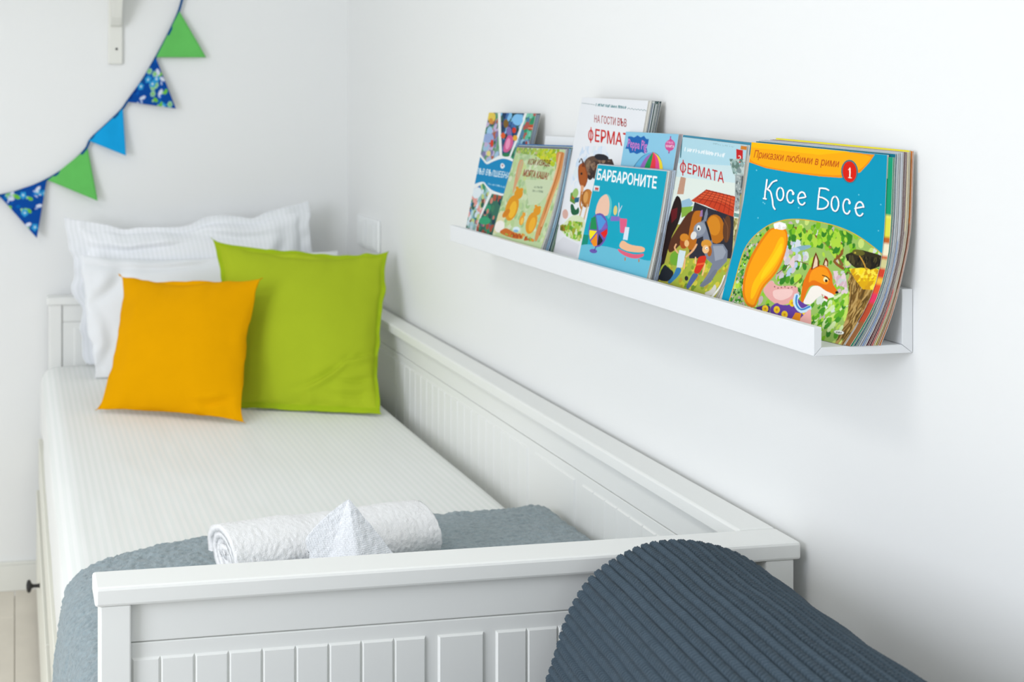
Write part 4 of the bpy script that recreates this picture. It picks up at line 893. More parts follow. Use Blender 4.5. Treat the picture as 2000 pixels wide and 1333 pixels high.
  ["P","#f2f2ea",[376,65,378,65,374,79,371,79,370,78,374,65]],
  ["P","#f2f2ea",[386,62,387,63,384,74,382,75,380,74,383,63]],
  ["P","#f2f2ea",[409,61,410,62,407,73,405,74,403,73,406,62]],
  ["P","#f2f2ea",[431,60,433,61,430,72,428,72,426,72,429,61]],
  ["P","#f2f2ea",[431,61,433,61,441,73,439,74,437,74,429,62]],
  ["P","#f2f2ea",[454,60,456,61,452,73,450,74,448,73,452,61]],
  ["P","#f2f2ea",[449,66,451,65,465,67,465,69,463,70,450,68]],
  ["P","#f2f2ea",[468,62,469,63,465,75,463,76,461,75,465,63]],
  ["P","#f2f2ea",[477,59,479,60,475,72,472,72,471,71,475,60]],
  ["P","#f2f2ea",[490,61,492,62,488,74,486,74,484,73,488,62]],
  ["P","#f2f2ea",[500,59,501,59,498,70,496,71,494,70,497,59]],
  ["P","#f2f2ea",[495,64,497,63,510,65,510,67,508,68,495,66]],
  ["P","#f2f2ea",[522,58,524,59,519,71,517,71,515,70,520,59]],
  ["P","#f2f2ea",[514,70,515,69,528,71,529,72,527,73,514,71]],
  ["P","#f2f2ea",[535,60,537,61,532,73,530,73,528,72,533,61]],
  ["P","#f2f2ea",[544,57,546,58,541,70,539,71,537,70,542,58]],
  ["P","#f2f2ea",[539,64,540,63,557,59,558,60,557,61,541,65]],
  ["P","#f2f2ea",[567,57,568,58,563,70,561,71,559,70,564,58]],
  ["P","#f2f2ea",[561,63,563,62,576,64,576,66,574,67,562,65]],
  ["P","#f2f2ea",[579,59,581,60,576,72,574,73,572,72,577,60]],
 ],
 'farm':[
  ["B","#b4b24c"],
  ["P","#b9dde8",[-116,1021,1088,1079,1145,848,-42,772]],
  ["P","#d4e8ea",[-68,829,1138,878,1166,756,-82,718]],
  ["P","#e6eee6",[-94,743,1163,771,1214,542,-61,434]],
  ["P","#3c7f97",[-17,1004,-10,1000,534,1003,1034,1000,1039,1004,1035,1007,533,1011,-12,1008]],
  ["P","#2e6b78",[-6,1003,-15,1001,18,868,28,866,37,868,5,1001]],
  ["P","#eef6f8",[80,911,87,912,86,938,79,939,71,938,72,913]],
  ["P","#eef6f8",[125,910,132,912,133,933,126,935,118,933,117,912]],
  ["P","#eef6f8",[122,911,130,911,154,922,151,925,143,926,119,914]],
  ["P","#eef6f8",[153,912,160,914,161,935,154,936,148,935,146,914]],
  ["P","#eef6f8",[169,910,177,912,179,931,172,933,164,931,162,912]],
  ["P","#eef6f8",[168,910,176,911,196,931,191,933,184,933,163,913]],
  ["P","#eef6f8",[214,910,221,911,223,932,216,934,208,932,207,912]],
  ["P","#eef6f8",[213,910,220,911,240,932,235,935,227,934,208,912]],
  ["P","#eef6f8",[258,909,265,911,265,936,258,938,251,936,251,911]],
  ["P","#eef6f8",[249,923,254,921,282,922,285,925,280,928,252,926]],
  ["P","#eef6f8",[302,909,309,911,312,930,305,932,297,930,295,911]],
  ["P","#eef6f8",[292,931,289,928,324,911,332,911,335,914,300,931]],
  ["P","#eef6f8",[345,909,352,910,355,929,348,931,341,930,338,911]],
  ["P","#eef6f8",[344,909,351,910,372,930,367,932,359,932,339,912]],
  ["P","#eef6f8",[372,911,379,912,382,931,375,933,369,931,366,912]],
  ["P","#eef6f8",[388,909,395,910,396,936,389,937,381,936,381,910]],
  ["P","#eef6f8",[415,910,422,912,422,937,416,939,409,937,409,912]],
  ["P","#eef6f8",[431,908,438,910,439,934,432,936,425,934,424,910]],
  ["P","#eef6f8",[429,909,436,908,459,922,456,924,448,925,426,911]],
  ["P","#eef6f8",[458,910,464,911,465,935,459,937,453,935,452,911]],
  ["P","#eef6f8",[473,908,480,909,483,929,476,931,469,930,466,910]],
  ["P","#eef6f8",[472,908,479,909,499,930,495,932,487,931,467,910]],
  ["P","#eef6f8",[500,910,507,911,509,931,503,933,496,931,494,911]],
  ["P","#eef6f8",[515,908,522,909,525,929,518,930,511,929,508,909]],
  ["P","#eef6f8",[508,919,513,916,540,918,542,920,538,923,511,921]],
  ["P","#eef6f8",[557,907,564,909,567,929,560,931,553,929,550,909]],
  ["P","#eef6f8",[556,907,563,908,583,929,578,931,571,931,551,910]],
  ["P","#eef6f8",[598,907,605,909,607,931,601,932,594,931,592,909]],
  ["P","#eef6f8",[589,932,586,929,620,909,627,909,630,912,596,932]],
  ["P","#eef6f8",[639,907,646,908,649,927,643,929,636,927,633,908]],
  ["P","#eef6f8",[665,908,672,910,675,929,669,930,662,929,659,910]],
  ["P","#eef6f8",[680,906,687,908,688,933,681,935,675,933,673,908]],
  ["P","#eef6f8",[679,906,686,907,704,934,699,936,692,935,674,909]],
  ["P","#8aa7ac",[509,978,511,978,511,985,509,986,507,986,506,978]],
  ["P","#8aa7ac",[505,985,506,985,530,982,531,983,531,984,506,986]],
  ["P","#8aa7ac",[531,979,533,980,534,987,532,987,530,987,529,980]],
  ["P","#8aa7ac",[544,978,547,978,547,986,545,987,542,986,542,978]],
  ["P","#8aa7ac",[542,982,544,981,565,987,565,988,563,988,542,983]],
  ["P","#8aa7ac",[567,979,569,979,569,987,567,988,565,987,565,979]],
  ["P","#8aa7ac",[580,977,582,978,583,985,581,986,578,985,578,978]],
  ["P","#8aa7ac",[578,982,578,981,602,978,604,979,603,980,579,982]],
  ["P","#8aa7ac",[615,977,618,978,619,983,617,984,614,983,613,978]],
  ["P","#8aa7ac",[651,977,653,977,653,985,651,985,649,985,649,977]],
  ["P","#8aa7ac",[650,977,651,977,673,978,674,979,673,979,650,978]],
  ["P","#8aa7ac",[686,977,688,977,689,984,686,984,684,984,684,977]],
  ["P","#8aa7ac",[683,984,683,983,707,978,709,978,709,979,684,984]],
  ["P","#8aa7ac",[708,978,710,978,711,985,709,985,707,985,706,978]],
  ["P","#8aa7ac",[720,976,722,977,723,984,721,984,719,984,718,977]],
  ["P","#8aa7ac",[755,976,757,976,758,982,756,983,754,982,753,977]],
  ["P","#8aa7ac",[777,977,779,978,780,984,778,984,776,984,775,978]],
  ["P","#8aa7ac",[789,976,791,976,792,983,790,983,788,983,787,976]],
  ["P","#8aa7ac",[788,976,789,975,811,977,812,977,811,978,789,977]],
  ["P","#8aa7ac",[811,977,813,977,814,984,812,985,810,984,809,977]],
  ["P","#c8232f",[136,813,127,811,128,807,128,801,128,796,126,793,123,789,120,787,116,785,112,783,108,783,104,783,99,784,94,785,88,787,83,790,78,793,73,798,69,802,67,807,65,812,65,816,66,821,68,825,71,828,74,831,78,833,82,834,86,834,90,834,95,834,100,832,105,830,111,827,116,824,121,819,125,814,127,810,138,809,145,812,143,816,139,821,133,827,127,831,120,835,112,838,103,840,93,841,83,842,73,840,65,838,58,835,53,831,49,827,47,822,46,817,46,811,48,806,51,800,55,795,61,790,67,786,74,782,82,779,91,777,101,776,111,776,121,777,129,779,135,782,140,786,144,791,147,796,147,801,146,807,146,811]],
  ["P","#c8232f",[77,858,69,856,105,759,115,757,123,760,88,856]],
  ["T","ЕРМАТА",[180,777,738,754,164,841],"#c8232f",0.016,0.0],
  ["P","#cf2a2c",[853,968,949,966,962,905,924,887,876,900]],
  ["T","2",[898,903,942,902,893,934],"#f8e8e2",0.02,0.0],
  ["P","#d98a35",[912,992,1010,993,1010,969,914,970]],
  ["N",11,60,0.03,0.02,["#9fb9b4","#8c9d9c","#b9c9c2","#6f8a80","#c9d6d2"],[764,903,1020,918,1044,825,868,805]],
  ["P","#a9b3b2",[884,814,1053,826,1055,606,934,597]],
  ["N",12,40,0.02,0.012,["#8f9998","#c4cbc6","#707a7a"],[895,807,1037,817,1046,606,943,597]],
  ["P","#5d6668",[975,813,1045,809,1041,731,976,742]],
  ["P","#b5a93e",[986,703,1042,707,1029,604,995,602]],
  ["P","#7aa39c",[928,588,1034,585,1030,565,934,565]],
  ["P","#cfc890",[927,556,1023,561,1015,399,980,365]],
  ["N",13,20,0.015,0.02,["#b0a56a","#8f8648","#e2dcae"],[936,557,1024,557,1015,399,973,380]],
  ["P","#9fc3d8",[159,601,271,626,342,598,293,570,175,561]],
  ["P","#8fb84a",[175,561,348,582,327,531,201,497]],
  ["K","#33333f",[358,608,579,588,934,565,1006,320,430,263,334,466]],
  ["P","#61371f",[357,558,483,560,412,424,273,338,124,258,58,310,171,428,270,527]],
  ["P","#c2761a",[360,550,471,567,503,529,487,431,483,317,365,314,348,435]],
  ["P","#c47a17",[834,487,847,461,847,435,834,413,809,397,774,387,733,386,689,393,648,407,613,428,587,453,574,480,577,507,595,529,624,546,661,555,703,556,745,549,783,534,814,512]],
  ["P","#dc9224",[769,499,776,481,776,464,767,449,750,438,727,432,699,431,670,436,642,446,619,460,602,477,594,495,597,513,609,528,628,539,653,545,681,546,709,541,735,531,755,516]],
  ["P","#6b4429",[916,487,922,462,922,439,916,421,906,408,891,403,873,406,855,417,838,434,823,456,813,481,810,506,815,530,825,549,838,561,854,566,871,563,887,552,900,534,910,512]],
  ["P","#8a5c3a",[794,547,792,544,876,496,894,420,900,418,905,420,886,498,800,547]],
  ["P","#2b1b1c",[51,635,142,617,192,546,170,453,97,363,69,194,41,75,-62,81,-25,353]],
  ["P","#6f1c24",[22,532,116,556,132,491,67,452]],
  ["P","#c9a088",[86,750,171,747,173,644,72,637]],
  ["K","#d04a26",[301,612,503,698,919,685,929,563,713,579,518,600]],
  ["K","#e2623a",[335,618,507,688,904,677,909,626,657,639,465,640]],
  ["P","#8f2c16",[503,692,505,690,754,684,911,679,914,680,912,682,755,688,506,694]],
  ["P","#8f2c16",[471,678,473,676,743,671,916,657,918,658,917,660,744,674,473,679]],
  ["P","#8f2c16",[439,663,441,661,733,657,920,635,923,636,922,638,734,660,441,665]],
  ["P","#8f2c16",[407,648,409,647,722,644,924,613,927,614,927,616,723,647,409,650]],
  ["P","#8f2c16",[374,634,376,632,711,630,928,592,932,593,931,594,712,633,377,635]],
  ["P","#8f2c16",[505,698,501,698,343,616,344,614,349,614,507,696]],
  ["P","#8f2c16",[558,696,553,696,419,610,421,608,425,608,559,694]],
  ["P","#8f2c16",[610,695,605,694,494,604,496,602,501,602,612,693]],
  ["P","#8f2c16",[661,693,657,693,568,598,570,596,575,597,664,692]],
  ["P","#8f2c16",[712,692,708,691,640,592,643,590,647,591,715,690]],
  ["P","#8f2c16",[762,690,758,689,712,586,715,584,719,585,765,689]],
  ["P","#8f2c16",[812,689,808,688,783,580,786,579,790,579,816,688]],
  ["P","#8f2c16",[862,687,858,686,852,574,856,573,859,574,865,686]],
  ["P","#aebb48",[151,202,486,268,995,335,1014,227,965,82,9,88,28,190]],
  ["N",14,90,0.035,0.02,["#c9c93a","#8fa83a","#d9cf4e","#7a9a34","#bda93a"],[143,218,1002,320,1005,211,960,85,9,88,28,190]],
  ["P","#7ab03a",[330,253,331,239,324,226,308,214,285,206,258,201,227,200,197,203,170,211,150,221,140,234,138,248,146,262,163,273,187,282,215,287,245,288,275,284,300,276,319,266]],
  ["P","#858c9c",[397,414,446,476,528,511,618,474,719,379,859,392,933,360,959,300,868,227,841,162,768,122,705,123,758,200,775,265,671,286,612,329,562,413,487,390,421,384]],
  ["P","#a4aab6",[725,368,855,382,916,350,900,309,803,284]],
  ["P","#9aa1ad",[576,440,562,428,541,418,516,411,489,409,463,410,439,415,422,425,411,436,409,450,416,463,430,475,451,485,476,492,504,495,530,493,552,487,569,478,580,467,582,454]],
  ["P","#e8e6e2",[469,402,464,395,455,388,444,383,431,380,418,380,405,382,395,386,388,392,385,399,386,407,391,415,399,422,410,427,423,430,437,430,449,428,459,424,466,418,469,410]],
  ["P","#f5f5f0",[510,458,511,453,509,448,505,444,497,440,489,439,479,439,470,441,461,444,455,448,451,453,450,459,452,464,457,468,464,472,473,473,482,473,491,471,500,468,506,464]],
  ["P","#20242c",[494,451,495,449,494,446,492,444,489,443,485,442,481,442,477,443,473,444,470,447,468,449,468,452,469,454,471,457,474,458,477,459,482,459,486,458,489,456,492,454]],
  ["P","#858c9c",[527,505,532,556,553,587,576,551,569,502]],
  ["P","#a67fae",[466,526,468,563,493,571,507,530]],
  ["P","#23262e",[556,505,547,498,603,455,668,397,685,396,695,402,629,461,573,505]],
  ["P","#7b8292",[826,239,882,237,832,153,750,120,696,122,773,170]],
  ["P","#b3591c",[377,355,374,342,365,330,351,320,333,314,312,312,291,313,272,319,257,328,247,339,243,352,246,365,256,377,270,387,289,393,309,395,330,394,348,388,363,379,373,368]],
  ["P","#d9902c",[363,387,363,379,357,372,345,365,328,360,309,357,288,357,268,358,251,362,238,368,232,375,232,383,238,390,250,397,267,402,287,405,307,405,327,404,344,400,356,394]],
  ["P","#f1c48a",[383,352,384,346,382,339,377,334,369,330,358,328,347,328,336,330,326,334,319,339,314,346,313,352,315,358,321,364,329,367,339,369,350,369,361,367,371,363,379,358]],
  ["P","#d7e6ea",[261,300,361,301,363,199,276,190,258,262]],
  ["P","#eeb988",[373,263,389,263,476,312,510,357,500,362,485,360,452,317,367,269]],
  ["P","#3f86b4",[273,194,362,195,350,149,234,79,178,90,263,148]],
  ["P","#eeb988",[256,276,258,282,187,306,207,329,197,334,183,332,165,302,242,274]],
  ["P","#eeb988",[372,260,360,256,380,193,393,191,404,194,384,258]],
  ["P","#e0a03c",[702,377,702,369,695,361,682,354,664,348,642,345,619,344,597,346,578,350,564,356,557,364,557,372,564,381,577,388,595,394,617,397,640,398,662,396,681,392,694,385]],
  ["P","#b36a1c",[727,336,730,326,730,317,726,310,719,305,710,302,699,303,688,306,678,312,669,320,663,330,660,339,660,348,664,356,671,361,680,363,691,363,702,359,712,353,721,345]],
  ["P","#f3c690",[682,344,684,336,681,328,673,322,661,317,647,315,632,314,617,317,604,321,594,327,588,335,587,342,590,350,598,356,610,361,624,364,639,364,654,362,667,357,676,351]],
  ["P","#ffffff",[663,348,663,346,662,344,659,342,654,340,649,340,643,339,637,340,633,341,629,343,627,345,627,347,629,349,632,351,637,353,642,353,648,354,653,353,658,352,661,350]],
  ["P","#3a2c28",[657,346,657,345,657,344,655,343,654,342,651,341,649,341,647,342,645,343,643,343,642,345,642,346,643,347,644,348,646,349,648,349,650,349,652,349,654,348,656,347]],
  ["P","#d93a1c",[555,287,679,307,666,238,636,187,548,186,557,243]],
  ["P","#f1703a",[567,244,673,263,669,251,567,232]],
  ["P","#5a6fa0",[548,186,636,187,609,144,555,82,504,93,529,151]],
  ["P","#2c2a30",[499,147,502,143,502,138,498,135,493,132,485,131,476,130,466,131,457,134,450,137,445,141,443,145,443,149,447,153,453,156,460,157,469,157,479,156,487,154,494,151]],
  ["P","#f3c690",[544,239,554,243,531,281,518,282,509,278,531,240]],
  ["P","#f3c690",[677,258,665,255,676,184,689,182,700,185,689,255]],
  ["P","#d9d6cf",[806,91,892,120,901,160,961,136,946,95,883,80]],
  ["P","#f0f0ea",[993,220,980,218,978,203,981,183,980,164,973,145,964,127,954,111,945,100,936,91,930,85,940,80,956,80,963,86,971,95,981,107,990,123,1000,142,1006,161,1006,181,1004,201,1004,216]],
  ["P","#1f2530",[5,96,69,194,145,177,268,157,201,92,60,85]],
 ],
 'white':[
  ["B","#eef0f3"],
  ["P","#a9b5b8",[13,963,17,961,183,958,234,955,237,957,234,959,183,961,16,965]],
  ["P","#6d9a9f",[254,950,259,951,258,966,253,968,248,967,248,951]],
  ["P","#6d9a9f",[283,949,288,950,288,964,283,965,278,964,278,951]],
  ["P","#6d9a9f",[282,950,287,950,300,964,296,965,291,965,278,951]],
  ["P","#6d9a9f",[301,950,306,951,307,964,302,965,297,965,297,951]],
  ["P","#6d9a9f",[312,949,317,950,316,967,311,968,306,967,307,950]],
  ["P","#6d9a9f",[331,950,335,950,334,967,329,968,325,967,326,951]],
  ["P","#6d9a9f",[341,949,346,950,346,963,341,965,336,964,336,950]],
  ["P","#6d9a9f",[333,964,331,963,356,949,361,949,363,951,338,964]],
  ["P","#6d9a9f",[359,949,364,950,364,964,360,965,355,964,355,950]],
  ["P","#6d9a9f",[370,948,375,949,375,964,370,965,365,964,365,950]],
  ["P","#6d9a9f",[365,956,370,956,385,963,383,965,377,966,362,958]],
  ["P","#6d9a9f",[398,948,403,949,403,964,398,966,393,965,393,949]],
  ["P","#6d9a9f",[417,949,421,949,421,965,416,966,412,965,412,950]],
  ["P","#6d9a9f",[427,948,432,948,432,961,427,963,422,962,422,949]],
  ["P","#6d9a9f",[424,949,428,947,446,947,447,949,444,951,426,950]],
  ["P","#6d9a9f",[445,948,449,949,450,962,446,963,441,962,440,949]],
  ["P","#6d9a9f",[455,947,460,948,460,963,455,964,450,963,450,949]],
  ["P","#6d9a9f",[446,963,449,961,467,962,469,963,465,965,447,965]],
  ["P","#6d9a9f",[483,947,488,948,488,963,483,964,478,963,478,948]],
  ["P","#6d9a9f",[478,956,477,954,498,947,503,948,504,950,482,957]],
  ["P","#6d9a9f",[501,947,505,948,505,963,501,964,496,963,496,949]],
  ["P","#6d9a9f",[511,947,516,947,516,960,512,962,507,961,506,948]],
  ["P","#6d9a9f",[503,961,502,960,525,947,530,947,532,949,508,961]],
  ["P","#6d9a9f",[529,947,533,948,534,961,529,962,525,961,524,948]],
  ["P","#6d9a9f",[539,946,544,947,545,959,540,960,535,960,534,948]],
  ["P","#6d9a9f",[556,947,561,947,562,960,557,961,553,960,552,948]],
  ["P","#6d9a9f",[566,946,571,947,571,960,567,961,562,961,561,947]],
  ["P","#6d9a9f",[594,945,598,946,598,963,593,964,588,963,589,947]],
  ["P","#6d9a9f",[593,946,598,946,608,963,604,964,600,964,589,947]],
  ["P","#6d9a9f",[611,946,615,947,614,963,610,964,606,963,607,947]],
  ["P","#6d9a9f",[621,945,626,946,625,961,621,962,616,961,616,946]],
  ["P","#6d9a9f",[616,953,621,952,635,960,633,962,628,962,614,955]],
  ["P","#6d9a9f",[638,946,642,947,642,961,638,962,634,962,634,947]],
  ["P","#6d9a9f",[648,945,653,946,652,961,648,962,643,961,643,946]],
  ["P","#6d9a9f",[642,953,645,952,663,952,664,954,661,955,644,955]],
  ["P","#6d9a9f",[665,945,669,946,669,961,665,962,661,961,661,947]],
  ["P","#6d9a9f",[675,944,679,945,680,958,676,959,671,958,670,946]],
  ["P","#6d9a9f",[692,945,696,946,697,958,693,960,688,959,688,946]],
  ["P","#6d9a9f",[702,944,706,945,705,962,700,963,696,962,697,945]],
  ["P","#6d9a9f",[695,953,699,952,716,952,717,954,714,956,697,955]],
  ["P","#7f9a9f",[729,944,732,944,737,946,744,949,749,950,755,948,764,945,774,943,783,945,789,948,793,949,799,948,808,944,818,942,827,944,833,947,837,949,843,947,851,944,861,942,870,944,876,947,880,948,886,947,894,943,904,941,913,943,919,946,923,948,929,946,937,943,947,940,955,942,961,946,965,947,971,945,979,942,989,940,998,942,1005,945,1009,947,1008,948,1004,949,1000,946,994,944,989,942,983,944,975,947,965,950,956,948,951,944,946,943,941,945,932,948,922,950,914,948,908,945,904,944,898,945,890,949,880,951,871,949,865,946,861,944,855,946,847,949,836,951,828,949,822,946,818,945,812,946,803,950,793,952,784,950,778,947,774,945,768,947,759,950,749,953,739,951,732,948,727,946]],
  ["T","НА ГОСТИ ВЪВ",[274,854,761,844,257,898],"#b03a38",0.012,0.0],
  ["P","#d0261e",[289,779,280,777,281,772,283,767,283,762,282,758,280,754,278,752,275,750,272,749,270,749,268,749,264,750,260,751,255,754,249,757,245,760,240,765,236,770,233,774,232,779,231,784,231,789,232,793,234,796,236,799,239,801,242,802,244,802,246,802,250,801,254,800,259,797,265,794,269,790,274,785,278,780,281,776,291,775,298,777,296,781,291,787,286,792,281,797,274,801,267,804,259,807,251,808,241,809,232,808,225,805,220,802,216,799,213,795,212,790,212,785,213,779,215,774,218,768,223,763,228,758,233,754,240,750,247,747,255,744,263,743,273,742,282,743,289,745,294,749,298,752,300,756,301,761,301,767,300,773,299,777]],
  ["P","#d0261e",[237,824,229,822,267,731,277,729,285,731,247,822]],
  ["T","ЕРМАТА",[338,741,946,731,312,815],"#d0261e",0.018,0.0],
  ["N",15,60,0.05,0.05,["#dfe9f4","#d3e2f2","#e9eef5","#e3ecf0"],[161,705,509,721,654,615,434,564,234,611,197,473,168,374,49,503]],
  ["P","#6b5547",[221,610,270,642,352,658,467,652,637,651,677,616,417,602,403,524,330,520,274,555]],
  ["P","#2c2c36",[585,653,580,647,565,642,541,638,512,636,479,636,445,637,415,640,391,645,375,650,370,656,375,662,391,667,415,671,445,673,478,673,511,672,541,669,565,664,580,659]],
  ["P","#4a3a34",[359,618,636,653,739,582,532,513,415,525]],
  ["P","#8a5a3a",[480,597,475,593,464,590,449,588,431,588,411,589,391,591,374,594,362,598,354,602,353,607,358,610,368,613,384,615,403,616,422,615,442,612,458,609,471,605,478,601]],
  ["P","#3a2c2a",[414,538,408,530,398,523,386,517,372,514,357,514,344,516,333,521,326,528,324,536,325,545,331,553,341,561,354,566,368,569,382,569,395,567,406,562,413,555,416,547]],
  ["N",16,30,0.03,0.02,["#8a6f5c","#4a3c36","#9a8068"],[250,631,641,642,417,602,399,534,291,547]],
  ["P","#2c1c18",[150,604,163,606,171,633,208,599,221,598,229,602,176,641,141,608]],
  ["P","#9a5220",[149,592,223,612,306,557,337,515,318,469,263,456,196,497,160,549]],
  ["P","#b0622a",[167,588,216,605,287,556,320,519,305,475,267,463,211,498,180,550]],
  ["P","#7a3c1c",[200,585,219,620,253,583]],
  ["P","#2a1c18",[236,543,236,541,235,539,233,537,229,535,224,535,219,535,215,536,211,537,207,539,205,541,205,544,206,546,209,548,212,549,217,550,222,550,227,549,231,548,234,546]],
  ["P","#e8b088",[243,476,295,474,301,431,261,429]],
  ["P","#a86a2c",[463,407,460,391,449,375,431,363,407,355,380,351,352,353,326,361,305,372,290,387,284,404,287,421,298,437,317,449,341,457,368,460,396,458,422,451,443,439,457,424]],
  ["P","#c8863c",[456,412,454,397,446,384,431,373,413,366,392,364,370,365,350,372,334,382,322,395,317,409,319,424,328,437,342,448,361,455,382,458,404,456,424,449,440,439,451,426]],
  ["P","#e0a860",[386,411,386,401,382,391,375,384,366,379,355,377,344,378,334,383,325,390,319,400,316,410,317,421,321,430,328,438,337,443,348,445,359,443,369,439,378,431,383,422]],
  ["P","#d4b48a",[328,368,316,366,303,288,274,190,284,187,296,189,325,288,339,366]],
  ["P","#d9bd96",[401,374,390,372,376,285,352,187,362,184,374,186,398,284,412,371]],
  ["P","#c8863c",[271,442,259,439,270,362,310,334,325,334,332,339,295,364,284,439]],
  ["P","#6f9a44",[106,418,165,432,222,397,203,357,117,370]],
  ["P","#c96a30",[187,399,187,395,186,391,181,388,175,385,168,384,160,384,151,386,144,388,139,392,136,396,135,400,137,404,141,407,147,409,155,411,163,411,171,409,178,407,183,403]],
  ["P","#2f6f8a",[184,394,257,404,258,375,198,366]],
  ["P","#256b4a",[131,351,175,359,234,320,270,352,305,306,184,287]],
  ["P","#dfe9c8",[80,230,205,299,387,294,451,214,385,141,169,160,47,188]],
  ["N",17,60,0.03,0.022,["#8cc83a","#b4cf5a","#6fa83a","#d2dd90","#a8b03a"],[33,216,173,257,376,264,405,152,169,160]],
  ["N",18,30,0.02,0.02,["#9a9a2c","#7a7a24","#b86a2c","#8ab03a"],[33,216,134,230,129,185,47,188]],
  ["P","#e0b8ac",[129,293,131,284,128,275,121,268,110,263,97,261,82,261,67,264,53,269,42,277,36,285,33,294,36,303,43,310,54,315,68,317,83,317,98,314,112,308,122,301]],
  ["P","#a7c97a",[229,423,227,415,220,407,210,400,197,396,183,395,169,396,156,400,145,406,138,414,136,423,138,432,144,440,155,446,168,451,182,452,196,451,209,447,220,440,227,432]],
  ["P","#e6e6ea",[-52,61,118,155,389,132,374,59]],
 ],
 'pep':[
  ["B","#98d0e8"],
  ["P","#1f70ba",[42,881,67,906,74,938,61,965,119,968,184,961,246,977,312,964,374,976,420,957,475,955,474,926,456,900,484,870,443,857,372,866,289,850,223,859,150,852,110,880]],
  ["T","Peppa",[84,895,323,885,73,953],"#d98ad0",0.02,0.0],
  ["T","Pig",[355,886,462,880,345,949],"#d98ad0",0.02,0.0],
  ["P","#d65a9d",[853,980,888,961,924,956,962,937,959,913,937,895,892,888,880,875,857,890,813,896,783,921,792,943,822,954,854,960]],
  ["P","#9c4a9c",[875,978,875,976,874,975,872,974,869,973,865,973,861,973,858,973,854,974,852,976,851,977,851,979,852,980,854,981,857,982,861,982,865,982,869,982,872,981,874,979]],
  ["P","#9c4a9c",[889,877,889,875,888,874,885,873,882,872,879,872,875,872,871,872,868,873,866,875,864,876,864,878,865,879,868,880,871,881,874,881,878,881,882,881,885,880,887,878]],
  ["P","#f0b0d4",[806,935,811,936,812,947,807,948,803,948,802,936]],
  ["P","#f0b0d4",[824,936,828,936,829,948,825,949,821,948,820,937]],
  ["P","#f0b0d4",[834,935,838,936,838,949,834,950,830,950,830,936]],
  ["P","#f0b0d4",[852,936,856,937,856,950,852,951,848,950,848,937]],
  ["P","#f0b0d4",[862,936,866,936,867,948,862,949,858,948,857,937]],
  ["P","#f0b0d4",[859,936,862,935,880,935,882,937,879,938,861,938]],
  ["P","#f0b0d4",[879,936,883,937,884,948,880,949,876,949,875,937]],
  ["P","#f0b0d4",[889,936,893,936,894,947,890,948,886,948,885,937]],
  ["P","#f0b0d4",[887,937,890,935,907,936,909,937,906,938,888,938]],
  ["P","#f0b0d4",[907,936,910,937,912,948,908,949,904,948,903,937]],
  ["P","#f0b0d4",[916,936,921,937,921,950,916,951,912,950,912,937]],
  ["P","#f0b0d4",[914,937,917,935,934,936,936,937,933,938,916,938]],
  ["T","КНИГА",[807,910,951,910,804,926],"#fbeef6",0.03,0.0],
  ["P","#2c6a9a",[205,714,283,780,391,841,540,870,611,873,704,855,786,813,851,725]],
  ["P","#6fbde2",[222,704,290,779,399,839,540,869,589,873,589,873,480,841,411,795,353,710]],
  ["P","#a377c4",[353,710,411,795,480,841,589,873,589,873,538,840,487,792,448,714]],
  ["P","#1f9e5c",[448,714,487,792,538,840,589,873,589,873,596,842,587,796,571,719]],
  ["P","#ee4450",[571,719,587,796,596,842,589,873,589,873,638,843,672,799,684,723]],
  ["P","#e8559f",[684,723,672,799,638,843,589,873,589,873,679,847,739,801,772,727]],
  ["P","#f8e03a",[772,727,739,801,679,847,589,873,589,873,706,850,789,808,838,729]],
 ],
 'barb':[
  ["B","#00aec6"],
  ["P","#74c4da",[-111,236,136,280,518,299,904,250,1046,272,979,-7,-109,-34]],
  ["P","#07967f",[-58,352,88,353,93,274,-49,241]],
  ["T","БАРБАРОНИТЕ",[30,864,890,849,20,961],"#f6fbfb",0.035,0.0],
  ["P","#e8eef0",[8,805,99,805,104,757,15,758]],
  ["P","#d05a50",[31,791,89,791,87,769,36,769]],
  ["P","#3a4a60",[21,763,23,762,99,761,100,762,98,764,23,765]],
  ["P","#62c9cf",[216,751,275,736,325,685,348,592,329,522,290,552,212,700]],
  ["P","#f3ccb4",[213,748,262,722,299,665,315,563,249,547,115,541,109,620,137,702]],
  ["P","#7560b4",[350,425,351,379,339,336,313,301,278,277,235,266,190,270,146,288,108,320,80,361,64,408,63,456,77,500,104,535,141,559,184,568,230,563,273,543,309,511,335,471]],
  ["P","#1e9a5c",[70,510,128,534,191,419,82,410]],
  ["P","#5a9fe0",[133,543,204,551,290,509,319,469,219,413]],
  ["P","#8a6cc0",[293,500,335,454,238,411]],
  ["P","#f8e820",[81,401,196,406,120,317,89,362]],
  ["P","#f59a18",[204,390,134,306,193,266,240,281]],
  ["P","#26262e",[232,385,240,281,279,295,311,334]],
  ["P","#e8281c",[250,396,334,445,352,404,322,357]],
  ["P","#7560b4",[260,231,259,225,252,220,240,214,224,210,207,208,189,207,172,209,159,212,150,216,146,222,147,228,155,234,167,239,182,243,200,245,218,246,234,244,248,241,257,237]],
  ["P","#5a4a9a",[230,274,222,272,207,231,213,227,221,229,236,270]],
  ["P","#e86a90",[479,554,582,560,606,437,526,435]],
  ["P","#8f78c8",[352,559,482,569,480,530,359,516]],
  ["P","#e8e8f4",[454,568,458,570,451,637,428,686,423,687,419,685,441,636,449,570]],
  ["P","#e8e8f4",[452,602,457,603,482,665,479,667,474,666,449,604]],
  ["P","#e4d488",[425,616,426,603,424,591,419,582,413,576,405,573,396,575,387,580,379,589,373,601,370,613,369,626,371,638,375,648,382,654,390,657,399,655,407,649,415,640,421,629]],
  ["P","#f4c39c",[571,382,690,349,892,361,896,313,683,290,541,311]],
